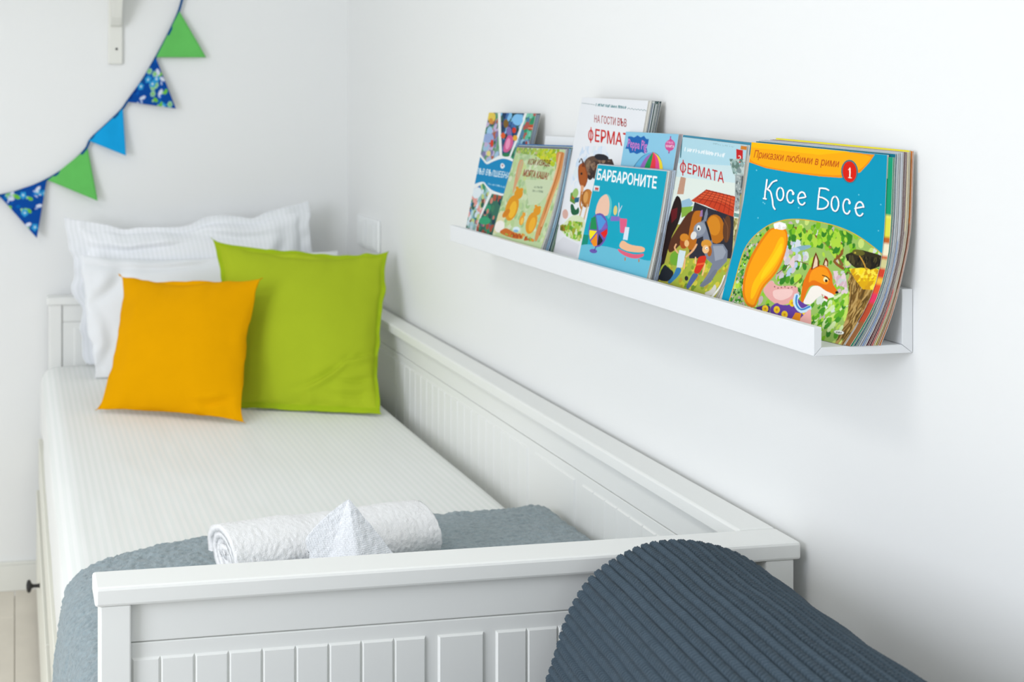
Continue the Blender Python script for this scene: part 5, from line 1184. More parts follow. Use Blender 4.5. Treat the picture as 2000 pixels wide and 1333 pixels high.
  ["P","#e76c86",[531,301,659,282,791,281,897,309,896,281,803,247,672,247,562,272]],
  ["P","#c8854a",[664,241,657,237,663,213,672,211,679,215,672,239]],
  ["P","#c8854a",[845,256,839,252,847,229,856,228,862,232,853,254]],
  ["P","#dfeaf4",[578,490,635,493,646,384,582,382]],
 ],
 'kak':[
  ["B","#c5d8aa"],
  ["N",20,260,0.045,0.04,["#bcd49c","#d2dfba","#b4cba0","#d9e2c4","#c9d99a","#a9c890"],[-99,1002,1070,976,1098,158,-134,110]],
  ["N",21,90,0.035,0.028,["#b9cc2c","#9cb82a","#d3d63a","#c2c860"],[485,1004,930,997,839,832,614,881,449,927]],
  ["N",22,50,0.04,0.025,["#a9c24a","#c8b890","#b5c860","#8fae5a"],[-38,1003,561,997,449,927,21,941]],
  ["P","#dba880",[119,882,233,877,231,728,200,604,178,515,131,723]],
  ["P","#cbb890",[163,866,219,868,215,675,168,725]],
  ["P","#d99a5e",[817,978,1031,971,1019,783,945,587,910,295,882,139,815,188,831,433,868,614,919,795]],
  ["P","#c27a3c",[958,968,948,966,942,914,934,841,920,764,905,687,886,606,871,519,872,407,879,293,887,214,897,211,906,213,898,293,891,407,890,517,905,604,924,685,940,762,953,840,962,912,968,964]],
  ["P","#ecc49a",[911,960,897,957,885,763,830,532,842,528,855,530,911,760,924,955]],
  ["P","#e8b880",[1010,962,998,959,1001,914,1002,852,993,784,971,712,944,635,917,555,895,458,880,361,869,293,879,289,891,291,902,359,917,456,939,553,966,633,993,709,1015,782,1024,850,1024,913,1022,958]],
  ["P","#cfdcba",[351,691,887,712,844,596,732,490,548,458]],
  ["T","КОЙ ИЗЯДЕ",[321,838,760,837,329,893],"#8a3f1c",0.03,0.0],
  ["T","МОЯТА КАША?",[283,722,771,714,285,787],"#9a4422",0.03,0.0],
  ["P","#8a9a84",[568,622,572,623,569,642,564,644,560,642,563,623]],
  ["P","#8a9a84",[566,622,571,622,584,633,582,635,577,635,564,624]],
  ["P","#8a9a84",[596,622,601,624,597,642,593,643,588,642,592,624]],
  ["P","#8a9a84",[624,623,629,624,625,643,620,645,616,643,620,624]],
  ["P","#8a9a84",[613,644,612,641,635,633,639,634,640,636,617,644]],
  ["P","#8a9a84",[642,624,646,625,643,644,638,646,634,644,638,625]],
  ["P","#8a9a84",[652,623,657,624,656,639,651,640,647,639,648,625]],
  ["P","#8a9a84",[652,623,656,624,667,639,664,641,659,640,648,625]],
  ["P","#8a9a84",[680,624,685,625,682,643,677,645,673,643,676,625]],
  ["P","#8a9a84",[669,643,672,641,690,642,691,644,688,646,670,645]],
  ["P","#8a9a84",[698,625,702,626,699,644,695,646,691,644,694,626]],
  ["P","#8a9a84",[708,624,712,625,709,643,705,645,701,643,704,625]],
  ["P","#8a9a84",[702,633,707,633,720,643,718,645,713,645,700,635]],
  ["P","#8a9a84",[554,583,558,584,554,604,549,605,545,604,549,585]],
  ["P","#8a9a84",[541,604,544,602,563,603,564,605,561,607,542,606]],
  ["P","#8a9a84",[572,585,576,586,572,605,568,607,564,605,568,586]],
  ["P","#8a9a84",[583,584,587,585,584,602,580,604,575,602,578,585]],
  ["P","#8a9a84",[577,593,582,592,596,602,594,604,589,604,575,595]],
  ["P","#8a9a84",[611,585,616,586,613,602,609,604,605,603,607,586]],
  ["P","#8a9a84",[640,586,644,587,642,603,638,604,634,603,635,587]],
  ["P","#8a9a84",[630,602,633,600,651,602,653,604,649,605,631,604]],
  ["P","#8a9a84",[669,586,673,588,669,607,665,608,660,607,664,588]],
  ["P","#8a9a84",[657,606,660,605,678,606,679,608,676,610,658,608]],
  ["P","#8a9a84",[687,588,690,589,687,608,683,609,679,608,683,589]],
  ["P","#8a9a84",[697,587,701,588,698,607,693,609,689,607,692,588]],
  ["P","#8a9a84",[691,597,696,597,709,607,707,609,702,609,689,599]],
  ["P","#8a9a84",[715,588,719,590,715,609,711,610,707,609,711,590]],
  ["P","#8a9a84",[725,588,729,589,726,608,721,610,717,609,721,589]],
  ["P","#8a9a84",[714,609,713,607,740,589,744,589,746,591,719,609]],
  ["P","#8a9a84",[743,589,747,590,743,610,739,611,736,610,739,590]],
  ["P","#e0dcb0",[-107,294,99,367,175,304,89,137,-88,134]],
  ["P","#f4efe8",[203,203,195,185,179,170,154,158,125,151,92,149,61,154,33,164,12,178,0,195,-2,214,6,232,23,248,48,260,78,267,110,268,141,263,168,253,188,239,200,221]],
  ["P","#e2a024",[367,401,361,363,343,329,316,303,281,286,242,281,202,288,167,307,139,337,120,373,114,412,121,451,139,486,168,512,204,528,244,532,282,524,316,504,344,475,361,439]],
  ["P","#e2a024",[380,545,375,529,362,515,343,505,319,499,293,498,266,502,242,511,224,524,212,539,208,555,213,571,226,585,245,595,270,601,297,602,323,597,347,588,365,576,377,561]],
  ["P","#e2a024",[368,589,366,584,361,580,353,577,343,575,332,575,321,577,311,580,303,584,298,589,297,594,298,599,304,604,312,607,322,608,333,608,344,607,354,604,362,600,367,595]],
  ["P","#e2a024",[270,599,268,595,263,591,256,588,246,586,236,586,226,588,217,591,210,594,205,599,204,604,206,608,210,612,218,615,227,617,237,617,247,615,256,612,264,609,268,604]],
  ["P","#f2bf38",[334,388,330,363,321,340,306,322,287,311,266,308,244,313,225,325,210,344,200,368,197,394,201,420,211,443,226,461,245,472,266,475,287,469,306,457,321,438,331,414]],
  ["P","#e4a12a",[787,302,783,271,769,243,750,222,723,209,693,204,662,210,633,225,609,248,595,277,590,308,595,340,609,368,631,389,659,402,689,406,720,400,747,384,769,361,783,333]],
  ["P","#e4a12a",[795,418,792,405,783,394,768,386,749,380,729,379,708,382,689,389,674,399,664,411,661,424,664,437,674,448,689,457,708,462,729,463,749,459,768,453,783,443,792,431]],
  ["P","#e4a12a",[784,454,783,450,779,446,773,443,765,442,757,442,748,443,740,445,734,448,730,452,729,457,730,461,734,464,740,467,748,468,757,468,765,467,773,465,779,462,783,458]],
  ["P","#e4a12a",[708,460,706,457,703,453,697,451,690,450,682,450,674,451,667,453,662,456,658,459,657,463,658,467,662,470,667,472,674,474,682,474,690,473,697,471,703,468,706,464]],
  ["P","#f0b83a",[761,291,759,270,751,252,740,238,726,229,710,226,693,230,677,239,665,255,657,274,654,295,657,315,665,334,676,348,691,357,708,360,724,356,739,346,751,331,759,312]],
  ["P","#eba83a",[542,310,542,296,537,283,529,273,517,266,503,264,489,266,475,273,463,283,455,296,451,310,451,325,455,338,464,348,476,355,490,357,504,354,518,348,529,337,538,325]],
  ["P","#eba83a",[538,364,537,358,534,353,528,349,519,346,510,345,500,346,491,349,483,353,478,359,476,365,476,371,480,376,486,380,495,383,504,384,514,383,523,380,530,375,536,370]],
  ["P","#eba83a",[531,381,530,379,529,377,526,376,522,375,518,374,514,375,511,376,508,377,505,379,505,381,505,383,506,384,509,386,513,387,517,387,521,386,524,386,528,384,530,382]],
  ["P","#eba83a",[495,382,494,380,493,379,490,378,487,377,484,377,480,377,476,378,474,379,472,381,471,382,471,384,473,386,475,387,478,388,482,388,486,388,489,387,492,385,494,384]],
  ["P","#f4c860",[530,305,530,295,528,287,523,280,517,276,510,274,502,275,494,280,488,287,483,295,480,305,480,314,482,323,487,330,493,334,501,336,509,334,516,330,523,323,527,314]],
  ["P","#d98a20",[205,335,189,322,170,311,149,304,130,300,113,302,101,307,94,317,94,329,99,343,111,358,127,371,147,382,167,389,186,392,203,391,215,385,222,376,222,363,216,349]],
  ["P","#d0762c",[114,157,230,214,394,189,505,185,651,152,486,132,242,137]],
  ["P","#dfeef4",[512,228,513,221,508,213,497,207,480,202,460,198,439,197,418,198,400,201,386,206,378,213,377,220,383,228,394,234,411,239,431,243,452,244,473,243,491,239,504,234]],
  ["P","#8fc0dc",[494,209,495,205,490,201,482,197,470,193,456,191,441,190,427,190,415,192,406,195,401,198,400,203,405,207,413,211,425,214,439,216,454,217,468,217,481,215,490,213]],
  ["N",23,40,0.03,0.02,["#c9651f","#e29a3a","#b4541c","#a8b84a"],[120,149,603,196,938,154,662,137]],
 ],
 'veil':[
  ["B","#eef2f0"],
  ["K","#7ca88c",[-17,1019,189,1020,315,828,433,663,297,627,181,597,-35,671,-42,804]],
  ["N",30,90,0.05,0.035,["#4a5a80","#a9c8e0","#8a86b0","#2f7a54","#c8b8d8","#5fa06a","#b86a50"],[-17,1019,189,1020,315,828,433,663,297,627,181,597,-35,671,-42,804]],
  ["P","#e8d060",[171,965,174,952,168,940,153,930,131,924,104,921,74,923,45,929,19,938,-1,950,-13,963,-16,976,-10,989,6,998,28,1005,55,1007,85,1005,114,999,139,990,159,978]],
  ["P","#d99a48",[137,929,139,922,136,915,128,909,117,905,103,904,87,905,72,908,58,914,47,920,40,928,38,936,41,943,49,949,60,952,74,954,90,953,105,949,119,944,130,937]],
  ["P","#a8cdea",[169,844,167,832,158,822,144,814,126,809,105,808,84,811,65,817,49,826,39,837,35,849,37,861,46,872,60,879,79,884,100,885,120,882,139,876,155,867,165,856]],
  ["P","#9fb4dc",[232,795,233,783,222,772,201,763,170,756,134,753,95,754,58,759,26,767,2,777,-11,789,-12,801,0,812,22,822,53,828,89,831,128,829,164,825,196,817,219,807]],
  ["P","#d8482c",[247,753,251,743,251,734,248,728,241,723,231,721,219,722,207,726,195,733,185,741,178,751,174,760,174,769,178,776,185,780,195,782,207,781,219,777,230,770,240,762]],
  ["P","#e4dc90",[232,671,233,664,230,658,222,653,210,649,196,648,180,648,165,651,152,655,141,661,135,667,133,674,137,680,145,685,156,689,171,690,186,690,202,687,215,683,225,677]],
  ["K","#2f5a80",[253,1020,773,1023,727,859,644,663,492,665,374,829]],
  ["N",31,80,0.045,0.035,["#1f3f6a","#4a78b0","#3a6a60","#6a4a80","#8ac4ea","#284a50"],[253,1020,773,1023,727,859,644,663,492,665,374,829]],
  ["P","#8cc8f0",[764,949,766,935,758,923,740,913,714,906,681,903,646,905,612,911,582,920,559,932,545,946,543,960,551,973,570,983,597,990,630,992,665,990,698,984,728,975,750,963]],
  ["P","#8a6a30",[483,915,487,904,485,895,477,887,465,882,450,880,432,881,414,886,398,893,384,903,376,913,372,924,374,934,382,942,394,947,410,949,427,948,445,943,461,935,474,926]],
  ["P","#d86a9c",[519,832,639,820,683,746,602,691,497,691,479,740]],
  ["P","#f0a0c4",[609,756,606,742,600,730,590,721,577,715,563,714,549,716,536,723,526,733,519,746,517,760,519,774,525,786,536,795,548,801,562,802,577,799,589,792,600,782,606,769]],
  ["P","#8a78b0",[583,856,587,846,584,836,576,828,563,823,546,821,528,822,509,827,492,834,478,843,469,854,465,865,468,875,476,882,489,888,506,890,525,888,544,884,561,876,574,867]],
  ["P","#e0662c",[472,820,474,813,470,806,462,801,450,798,435,796,419,797,403,800,389,804,378,811,372,817,370,825,374,831,382,836,394,840,409,841,425,841,441,838,455,833,465,827]],
  ["P","#d8402c",[673,866,675,859,673,852,667,847,658,844,646,843,633,843,620,846,608,851,599,857,593,864,591,871,593,877,599,882,608,886,620,887,633,886,646,883,658,879,667,872]],
  ["P","#e8b040",[736,807,737,801,734,794,727,789,715,786,701,784,686,785,670,788,657,792,646,798,640,805,638,812,641,818,649,823,661,827,675,828,690,828,705,825,719,820,729,814]],
  ["P","#2f8a5c",[654,674,653,670,644,665,628,661,606,658,581,657,555,656,531,658,511,660,496,664,490,668,491,673,500,678,517,682,539,685,564,686,589,686,613,685,633,682,647,679]],
  ["K","#4aa884",[827,1024,1080,1025,1166,832,1221,649,866,627,677,653,768,823]],
  ["N",32,80,0.05,0.035,["#3a9a70","#6ac0a0","#2f7a5a","#8ad0b8","#5a8aa8","#b8645a"],[827,1024,1080,1025,1166,832,1221,649,866,627,677,653,768,823]],
  ["P","#c85a3a",[899,899,929,915,1064,909,1076,874,914,874]],
  ["P","#e8c8b0",[901,889,907,886,1069,885,1072,888,1066,891,905,891]],
  ["N",33,30,0.04,0.03,["#3a5a7a","#7aa0c0","#a84a3c","#9cc4d8"],[757,808,1039,793,1023,757,721,733]],
  ["K","#9cc4c0",[-105,348,74,390,202,429,386,370,311,235,224,35,-86,15]],
  ["N",34,80,0.05,0.035,["#3f9a78","#d8e6ee","#e8a8a0","#2f6a5a","#b8d8e0","#8a5a4a","#c8d890","#4a8ac0"],[-105,348,74,390,202,429,386,370,311,235,224,35,-86,15]],
  ["P","#e6f0f4",[204,339,193,326,173,314,145,305,114,300,80,299,49,303,23,311,4,323,-5,336,-3,351,9,364,29,376,57,385,89,390,122,390,153,386,178,378,197,367,205,353]],
  ["P","#3c9ccc",[-9,130,-10,118,-16,107,-26,98,-39,92,-54,90,-70,92,-84,97,-95,105,-103,116,-106,128,-104,140,-98,151,-88,160,-75,166,-60,168,-45,166,-31,161,-19,153,-12,142]],
  ["K","#3f7a68",[449,359,679,358,1019,380,1154,45,289,10,253,84,359,231]],
  ["N",35,90,0.045,0.035,["#2f5a5a","#b8604a","#4a8a6a","#20445a","#d89080","#3aa07a","#8a6a9a"],[449,359,679,358,1019,380,1154,45,289,10,253,84,359,231]],
  ["P","#3fae80",[545,154,545,144,531,135,507,126,473,119,434,114,392,112,352,113,318,117,294,124,282,132,282,142,296,152,322,160,356,167,396,172,438,174,477,173,510,168,533,162]],
  ["P","#f2f6f6",[-74,664,55,625,181,582,303,617,511,655,681,649,952,607,1036,539,959,391,738,357,454,370,303,401,189,442,-94,385,-91,501]],
  ["P","#0f93c6",[-45,649,75,614,193,576,309,608,505,642,666,637,922,600,1000,538,923,403,714,371,446,383,304,411,197,448,-69,396,-64,501]],
  ["T","ВЪВ ВЪЛШЕБНАТА",[-14,496,867,493,-4,544],"#e6f6fa",0.01,0.0],
  ["P","#bfe6f4",[317,425,321,425,321,436,316,437,312,436,312,425]],
  ["P","#bfe6f4",[338,426,342,427,341,437,337,438,333,437,334,427]],
  ["P","#bfe6f4",[350,424,355,425,354,435,350,436,346,435,346,425]],
  ["P","#bfe6f4",[345,430,346,429,370,425,373,426,373,427,349,431]],
  ["P","#bfe6f4",[384,423,388,424,388,434,384,435,379,435,380,424]],
  ["P","#bfe6f4",[417,423,422,424,422,433,417,434,413,434,413,424]],
  ["P","#bfe6f4",[412,429,413,427,437,424,440,425,439,426,416,430]],
  ["P","#bfe6f4",[438,424,442,425,442,435,438,435,434,435,434,425]],
  ["P","#bfe6f4",[451,422,455,423,454,435,450,435,445,435,446,423]],
  ["P","#bfe6f4",[442,435,442,433,466,429,470,430,470,431,446,435]],
  ["P","#bfe6f4",[484,422,488,423,487,433,483,434,479,433,479,423]],
  ["P","#bfe6f4",[475,433,478,432,499,433,500,434,497,436,477,434]],
  ["P","#bfe6f4",[517,421,521,422,519,435,514,436,510,435,512,422]],
  ["P","#bfe6f4",[537,423,541,423,538,437,534,437,531,437,533,423]],
  ["P","#bfe6f4",[549,421,553,422,551,435,547,436,543,435,545,422]],
  ["P","#bfe6f4",[549,421,553,421,565,435,562,437,558,436,545,422]],
  ["P","#bfe6f4",[570,422,573,423,571,436,567,437,563,436,566,423]],
  ["P","#bfe6f4",[582,420,586,421,585,432,581,432,577,432,577,421]],
  ["P","#bfe6f4",[614,420,618,421,616,433,612,434,608,433,610,421]],
  ["P","#bfe6f4",[605,434,604,432,631,421,636,421,637,423,609,434]],
  ["P","#bfe6f4",[646,419,650,420,650,430,646,431,642,430,642,420]],
  ["P","#bfe6f4",[666,421,670,421,670,431,666,432,662,431,662,421]],
  ["P","#bfe6f4",[678,419,682,420,681,431,676,432,672,431,674,420]],
  ["P","#bfe6f4",[676,420,679,418,699,420,700,421,697,422,677,421]],
  ["P","#bfe6f4",[698,420,702,421,700,433,696,433,693,433,694,421]],
  ["P","#f0f4f4",[586,585,588,579,586,573,579,568,570,565,557,563,544,563,531,566,519,570,509,575,503,582,501,588,504,594,510,599,520,603,532,604,546,604,559,601,571,597,580,592]],
  ["P","#c07a86",[566,587,567,585,565,583,562,581,558,579,552,579,546,579,540,580,535,581,531,583,529,586,528,588,529,591,532,593,537,594,542,595,548,595,554,594,559,592,563,590]],
  ["P","#f0f4f4",[597,584,599,581,599,578,598,576,596,574,593,574,590,574,586,575,582,577,579,580,577,583,575,587,575,590,576,592,578,594,581,594,584,594,588,592,592,590,595,587]],
 ],
}
# ------------------------------------------------------------------ storybooks
def prof_at(pr, v):
    pr = np.array(pr); z = (pr[:, 2]-pr[0, 2])/(pr[-1, 2]-pr[0, 2])
    return np.stack([np.interp(v, z, pr[:, i]) for i in range(3)], -1)
def smooth_prof(pr, n=13):
    v = np.linspace(0, 1, n); q = prof_at(pr, v)
    for _ in range(2): q[1:-1] = (q[:-2]+2*q[1:-1]+q[2:])/4
    return [tuple(x) for x in q]
def strip(name, A, B, nu, nv, m, parent, thick, cols=None, v=None):
    """curved sheet between left profile A and right profile B, 'thick' metres deep towards +x"""
    u = np.linspace(0, 1, nu); vv = np.linspace(0, 1, nv) if v is None else v
    pa, pb = prof_at(A, vv), prof_at(B, vv)
    G = pa[:, None, :]*(1-u)[None, :, None]+pb[:, None, :]*u[None, :, None]
    V = G.reshape(-1, 3); n = len(V)
    Bk = V+np.array([thick, 0, 0])
    # the back is a coarse copy of the outline so the sheet stays cheap
    cu, cvn = 10, 13; u2 = np.linspace(0, 1, cu); v2 = np.linspace(0, 1, cvn) if nv > 20 else vv
    if nv <= 20: cvn = nv
    pa2, pb2 = prof_at(A, v2), prof_at(B, v2)
    G2 = (pa2[:, None, :]*(1-u2)[None, :, None]+pb2[:, None, :]*u2[None, :, None]).reshape(-1, 3)+np.array([thick, 0, 0])
    F0 = grid_faces(nu, nv); F1 = grid_faces(cu, cvn, n, flip=True)
    edge = []
    # side walls (right edge, left edge, top, bottom) built on their own vertices
    W = []
    def wall(P, Q):
        o_ = n+len(G2)+len(W); k = len(P)
        for p in P: W.append(p)
        for q in Q: W.append(q)
        for i in range(k-1): edge.append((o_+i, o_+i+1, o_+k+i+1, o_+k+i))
    d = np.array([thick, 0, 0])
    wall(pa2, pa2+d); wall(pb2[::-1], (pb2+d)[::-1])
    wall([pa2[-1], pb2[-1]], [pa2[-1]+d, pb2[-1]+d]); wall([pb2[0], pa2[0]], [pb2[0]+d, pa2[0]+d])
    V = np.concatenate([V, G2, np.array(W)]); F = np.concatenate([F0[:, ::-1], F1[:, ::-1], np.array(edge)])
    C_ = None
    if cols is not None:
        base = cols.reshape(-1, 3); edgec = np.tile(np.array([[.72, .71, .67]]), (len(V)-n, 1)); C_ = np.concatenate([base, edgec])
    return mesh_obj(name, V, F, m, parent, smooth=False, colors=C_)
def lerp_prof(P, Q, t): return [tuple(a*(1-t)+b*t for a, b in zip(p, q)) for p, q in zip(P, Q)]
def shift_prof(P, dy, dz=0, dx=0):
    z0 = P[0][2]; z1 = P[-1][2]
    return [(p[0]+dx, p[1]+dy, z0+(p[2]-z0)*(z1+dz-z0)/(z1-z0)) for p in P]
def bands(spec, nv, nu=2):
    """spec: [(v_start, colour), ...] bottom to top"""
    v = np.linspace(0, 1, nv); out = np.zeros((nv, nu, 3))
    for v0, c in spec: out[v >= v0] = hexc(c)
    return out
def booklet(label, FL, FR, BLp, BRp, art=None, res=None, spec=None, group=None, page_in=(.0, .0025, .002), name='picture_book', paper=None):
    """FL/FR front profiles, BLp/BRp back profiles (same number of points)"""
    z = np.array(FL[0])*.5+np.array(FR[0])*.5
    root = thing(name, label, 'book', tuple(z), group)
    FL, FR, BLp, BRp = (smooth_prof(p) for p in (FL, FR, BLp, BRp))
    tc = .0005
    if art is not None:
        cv = Canvas(*res); cv.run(art); img = cv.out()
        strip('front_cover', FL, FR, res[0], res[1], M_print, root, tc, img)
    else:
        nvr = 61 if len(spec) > 1 else 13; strip('front_cover', FL, FR, 9, nvr, M_print, root, tc, bands(spec, nvr, 9))
    # page block between the covers
    v = np.linspace(0, 1, 13); a, b, c, d = (prof_at(p, v) for p in (FL, FR, BLp, BRp))
    a = a+[tc*1.3, 0, 0]; b = b+[tc*1.3, 0, 0]; c = c-[tc*1.3, 0, 0]; d = d-[tc*1.3, 0, 0]
    for q in (a, b, c, d):
        q[:, 2] = np.where(np.arange(13) == 12, q[:, 2]-page_in[2], q[:, 2]); q[0, 2] += .0006
    a[:, 1] -= page_in[0]; c[:, 1] -= page_in[0]; b[:, 1] += page_in[1]; d[:, 1] += page_in[1]
    nq = 12; w8 = np.linspace(0, 1, nq)[None, :, None]
    Gf = (a[:, None]*(1-w8)+b[:, None]*w8).reshape(-1, 3); Gb = (c[:, None]*(1-w8)+d[:, None]*w8).reshape(-1, 3)
    V = np.concatenate([Gf, Gb]); nF = 13*nq; F = np.concatenate([grid_faces(nq, 13, flip=True), grid_faces(nq, 13, nF)]).tolist()
    rim = [k for k in range(nq)]+[k*nq+nq-1 for k in range(1, 13)]+[12*nq+k for k in range(nq-2, -1, -1)]+[k*nq for k in range(11, 0, -1)]
    F += [(rim[q], rim[(q+1) % len(rim)], rim[(q+1) % len(rim)]+nF, rim[q]+nF) for q in range(len(rim))]
    mesh_obj('pages', V, F, paper or M_paper, root)
    strip('back_cover', [(p[0]-tc, p[1], p[2]) for p in BLp], [(p[0]-tc, p[1], p[2]) for p in BRp], 9, 13, M_print, root, tc, bands([(0, spec[-1][1] if spec else '#dcdcd6')], 13, 9))
    return root
M_pg = {k: mat('paper_'+k, c, .8, .2) for k, c in dict(grey='#b9bfc6', cream='#ddd3b8', dark='#5c4a44', tan='#c9a87e', white='#e6e8e8', slate='#8d9aa8', teal='#1f5a63', wine='#6a2f3e', orange='#c08448', blue='#8fa6c4', green='#5a7f66').items()}
def stack(FL, FR, BLk, BRk, items, front_label, art, res, group, front_spec=None, page_in=(.0, .0012, .002)):
    """items behind the front book, front to back: (weight, dy_right, dz_top, spec, paper, label)"""
    wts = [1.0]+[i[0] for i in items]; tot = sum(wts); t = 0
    for k, wk in enumerate(wts):
        t0, t1 = t/tot, (t+wk*.84)/tot; t += wk
        fl, fr = lerp_prof(FL, BLk, t0), lerp_prof(FR, BRk, t0); bl, br = lerp_prof(FL, BLk, t1), lerp_prof(FR, BRk, t1)
        if k == 0: booklet(front_label, fl, fr, bl, br, art, res, front_spec, group, page_in)
        else:
            _, dy, dz, spec, pap, lab = items[k-1]
            booklet(lab, shift_prof(fl, .003, dz), shift_prof(fr, -dy, dz), shift_prof(bl, .003, dz), shift_prof(br, -dy, dz), None, None, spec, group, (.0, .0016, .003), paper=M_pg[pap])
def back_of(P, x0, x1):
    """profile like P but with x running from x0 (bottom) to x1 (top), same bends"""
    n = len(P); f0, f1 = P[0][0], P[-1][0]
    out = []
    for p in P:
        s_ = (p[2]-P[0][2])/(P[-1][2]-P[0][2]); k = (p[0]-f0)/(f1-f0) if abs(f1-f0) > 1e-6 else s_
        out.append((x0+(x1-x0)*k, p[1], p[2]))
    return out
G = 'storybooks on the picture ledges'
S = SURF
# far end: tall enchanted tales book
L_, R_ = S['veil']
booklet('tall storybook with fairy-tale panels and a blue banner, first book on the far ledge', L_, R_, back_of(L_, -.071, -.020), back_of(R_, -.066, -.0125), ART['veil'], (150, 330), [(0, '#5c6663')], G, (0, .002, .002), paper=M_pg['slate'])
# stack behind the bears book
L_, R_ = S['kak']
stack(L_, R_, back_of(L_, -.099, -.049), back_of(R_, -.077, -.036), [
    (1, .0022, .0022, [(0, '#5b6a70'), (.2, '#8795a0'), (.85, '#6d6a80')], 'grey', 'thin booklet with a grey edge, directly behind the bears book'),
    (1, .0040, .0010, [(0, '#4a9bb8'), (.3, '#8cc8de'), (.8, '#5aa8cc')], 'blue', 'light blue booklet, second behind the bears book'),
    (1, .0030, .0030, [(0, '#0e5a5c'), (1.0, '#12677a')], 'teal', 'dark teal booklet, third behind the bears book'),
    (1, .0046, .0000, [(0, '#3f7a58'), (.35, '#7f9a64'), (.6, '#5f8a6a')], 'green', 'mottled green booklet, fourth behind the bears book'),
    (1, .0020, .0040, [(0, '#9aa08c'), (.6, '#c9cbb8')], 'tan', 'khaki edged booklet, second from the back of the bears stack'),
    (1, .0016, .0060, [(0, '#9db9c8'), (.9, '#2f6ea8')], 'grey', 'grey-blue booklet at the back of the bears stack'),
  ], 'storybook with three golden bears in a wood, red-brown title', ART['kak'], (170, 270), G)
wl_, wr_ = [(-.060, -1.40, 1.109), (-.045, -1.40, 1.16), (-.032, -1.40, 1.21), (-.022, -1.40, 1.26), (-.0145, -1.40, 1.3115)], [(-.060, -1.560, 1.109), (-.045, -1.560, 1.16), (-.032, -1.560, 1.21), (-.022, -1.560, 1.26), (-.0145, -1.560, 1.3125)]
booklet('blank white booklet standing between the bears stack and the white farm book', wl_, wr_, back_of(wl_, -.054, -.0095), back_of(wr_, -.054, -.0095), None, None, [(0, '#e9ecee')], G, paper=M_pg['white'])
# white farm book with two more behind
L_, R_ = S['white']
stack(L_, R_, back_of(L_, -.068, -.014), back_of(R_, -.064, -.0085), [
    (.8, -.0005, -.001, [(0, '#e6ecec')], 'slate', 'tall white booklet right behind the white farm book'),
    (.8, .0012, -.002, [(0, '#3f5f60')], 'white', 'tall dark green edged booklet, second behind the white farm book'),
    (.7, .0020, -.001, [(0, '#2f4a4c')], 'grey', 'tall dark edged booklet at the very back behind the white farm book'),
  ], 'tall white storybook with a brown horse and foal, red farm title', ART['white'], (190, 400), G)
# light blue umbrella book
L_, R_ = S['pep']
booklet('light blue book with a striped umbrella and a dark blue cloud badge', L_, R_, back_of(L_, -.076, -.041), back_of(R_, -.076, -.039), ART['pep'], (150, 260), [(0, '#b9a8a8')], G, paper=M_pg['grey'])
# teal book stack
L_, R_ = S['barb']
stack(L_, R_, back_of(L_, -.101, -.0655), back_of(R_, -.082, -.056), [
    (.9, .0020, .0006, [(0, '#d9dcd8')], 'white', 'white edged booklet directly behind the teal book'),
    (.9, .0034, .0010, [(0, '#3c4450'), (.5, '#8d96a6')], 'slate', 'dark slate booklet, second behind the teal book'),
    (.9, .0048, .0000, [(0, '#8fa3bd'), (.5, '#b4c6dc')], 'blue', 'pale blue booklet, third behind the teal book'),
    (.9, .0062, .0014, [(0, '#4f6a8c'), (.6, '#9fb2c8')], 'white', 'steel blue booklet, fourth behind the teal book'),
    (.9, .0070, -.006, [(0, '#a89c88'), (.7, '#cfc9bb')], 'cream', 'beige booklet, third from the back of the teal stack'),
    (.9, .0078, .0006, [(0, '#8a3a30'), (.45, '#6a2a28'), (.7, '#9a7a70')], 'dark', 'dark red booklet, second from the back of the teal stack'),
    (.9, .0092, .0010, [(0, '#6f5a50'), (.3, '#b98f80'), (.8, '#d8b8a8')], 'tan', 'pinkish brown booklet at the back of the teal stack'),
  ], 'square teal storybook with a colour wheel and an oval mirror on the cover', ART['barb'], (250, 270), G)
# farm book number 2
L_, R_ = S['farm']
stack(L_, R_, back_of(L_, -.088, -.0445), back_of(R_, -.092, -.0385), [
    (.7, .006, .0030, [(0, '#d8d2c8'), (.93, '#3f86a0')], 'white', 'blue topped booklet directly behind the donkey book'),
    (.7, .012, .0010, [(0, '#8a5a52'), (.9, '#e09040')], 'cream', 'booklet with an orange corner, second behind the donkey book'),
    (.7, .014, .0022, [(0, '#c8c8cf'), (.92, '#4a4a90')], 'grey', 'violet edged booklet at the back of the donkey stack'),
  ], 'storybook with a grey donkey, two children and a red tiled roof', ART['farm'], (190, 330), G)
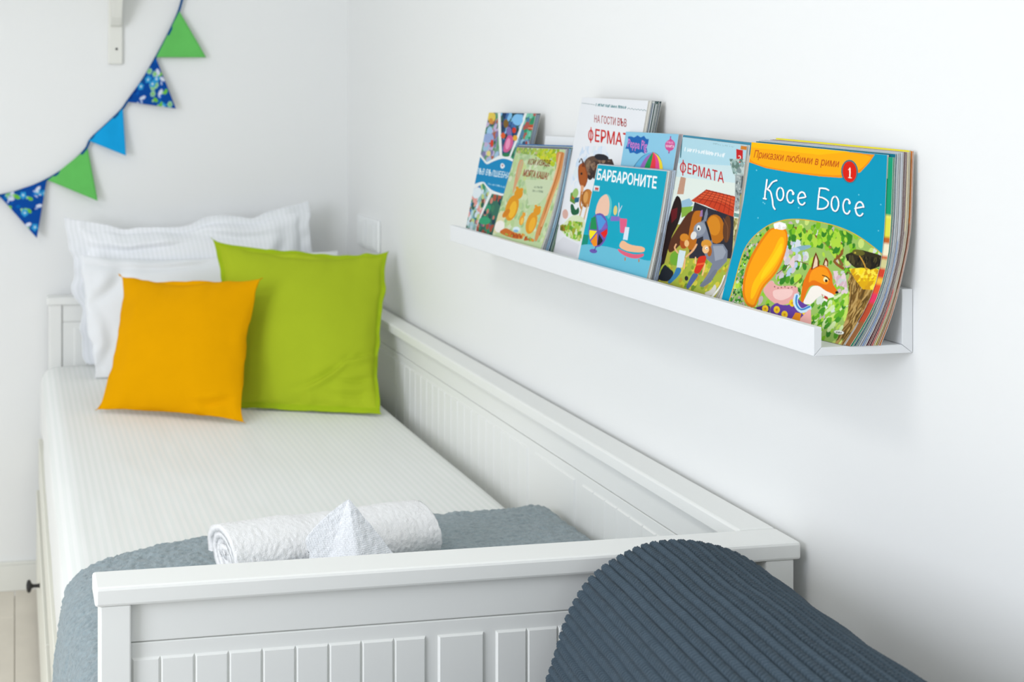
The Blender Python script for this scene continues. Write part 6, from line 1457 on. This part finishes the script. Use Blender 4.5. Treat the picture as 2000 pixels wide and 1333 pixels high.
# big fox book and the thick stack behind it
L_, R_ = S['kose']
BL_ = [(-.082, -2.108, 1.109), (-.062, -2.108, 1.155), (-.047, -2.108, 1.197), (-.030, -2.108, 1.2659), (-.021, -2.108, 1.3232)]
BR_ = [(-.0420, -2.303, 1.109), (-.0255, -2.305, 1.145), (-.0185, -2.307, 1.184), (-.0090, -2.308, 1.222), (-.0060, -2.308, 1.3156)]
BR_[0:3] = [(-.0420, -2.303, 1.109), (-.0270, -2.305, 1.145), (-.0190, -2.307, 1.184)]
stack(L_, R_, BL_, BR_, [
    (1.1, .0062, -0.0025, [(0, '#8a5a34'), (.12, '#b0482c'), (.22, '#d8345a'), (.28, '#d9502a'), (.33, '#e8b43a'), (.36, '#c8402a'), (.41, '#c9c38a'), (.46, '#c65a2c'), (.48, '#e6dfc0'), (.54, '#b8602a'), (.58, '#d8d64a'), (.68, '#e0dc6a'), (.70, '#12966c'), (.97, '#149a70')], 'cream', 'green booklet with a worn white edge, directly behind the fox book'),
    (1.0, .0066, 0.0010, [(0, '#2f5a4a'), (.15, '#3a4a3c'), (.3, '#2a2c2a'), (.5, '#6a3a30'), (.62, '#12565c'), (.95, '#0f6a80')], 'teal', 'dark teal booklet, second behind the fox book'),
    (1.0, .0074, 0.0022, [(0, '#5a7a68'), (.2, '#8a9aa0'), (.5, '#a9b4bc')], 'slate', 'grey-green booklet, third behind the fox book'),
    (1.0, .0068, 0.0026, [(0, '#8fa0ae'), (.3, '#a8b2bc'), (.7, '#b9bec9')], 'grey', 'silver-grey booklet, fourth behind the fox book'),
    (1.0, .0078, 0.0030, [(0, '#5a7eb4'), (.3, '#7a98c0'), (.55, '#c4ccd6')], 'grey', 'blue-grey booklet, fifth behind the fox book'),
    (1.0, .0066, 0.0024, [(0, '#9aa6a4'), (.3, '#8a98a0'), (.62, '#7c2a3c')], 'wine', 'booklet with a wine red upper edge, sixth behind the fox book'),
    (1.0, .0074, 0.0030, [(0, '#7a2c24'), (.3, '#5c2420'), (.6, '#6a2838')], 'cream', 'maroon booklet, fourth from the back of the fox stack'),
    (1.0, .0084, 0.0034, [(0, '#b02820'), (.14, '#c8382c'), (.3, '#a8a090'), (.6, '#cfc39a')], 'cream', 'beige booklet with a red lower edge, third from the back of the fox stack'),
    (.9, .0070, 0.0050, [(0, '#6a8a78'), (.3, '#9a8468'), (.97, '#e8dc2c')], 'tan', 'yellow topped booklet, second from the back of the fox stack'),
    (.9, .0088, 0.0043, [(0, '#a08468'), (.3, '#8a5438'), (.62, '#b8681c'), (.96, '#d87a20')], 'orange', 'orange-brown booklet at the very back of the fox stack'),
  ], 'large turquoise storybook with an angry fox and a big orange tail, yellow title band', ART['kose'], (400, 440), G)
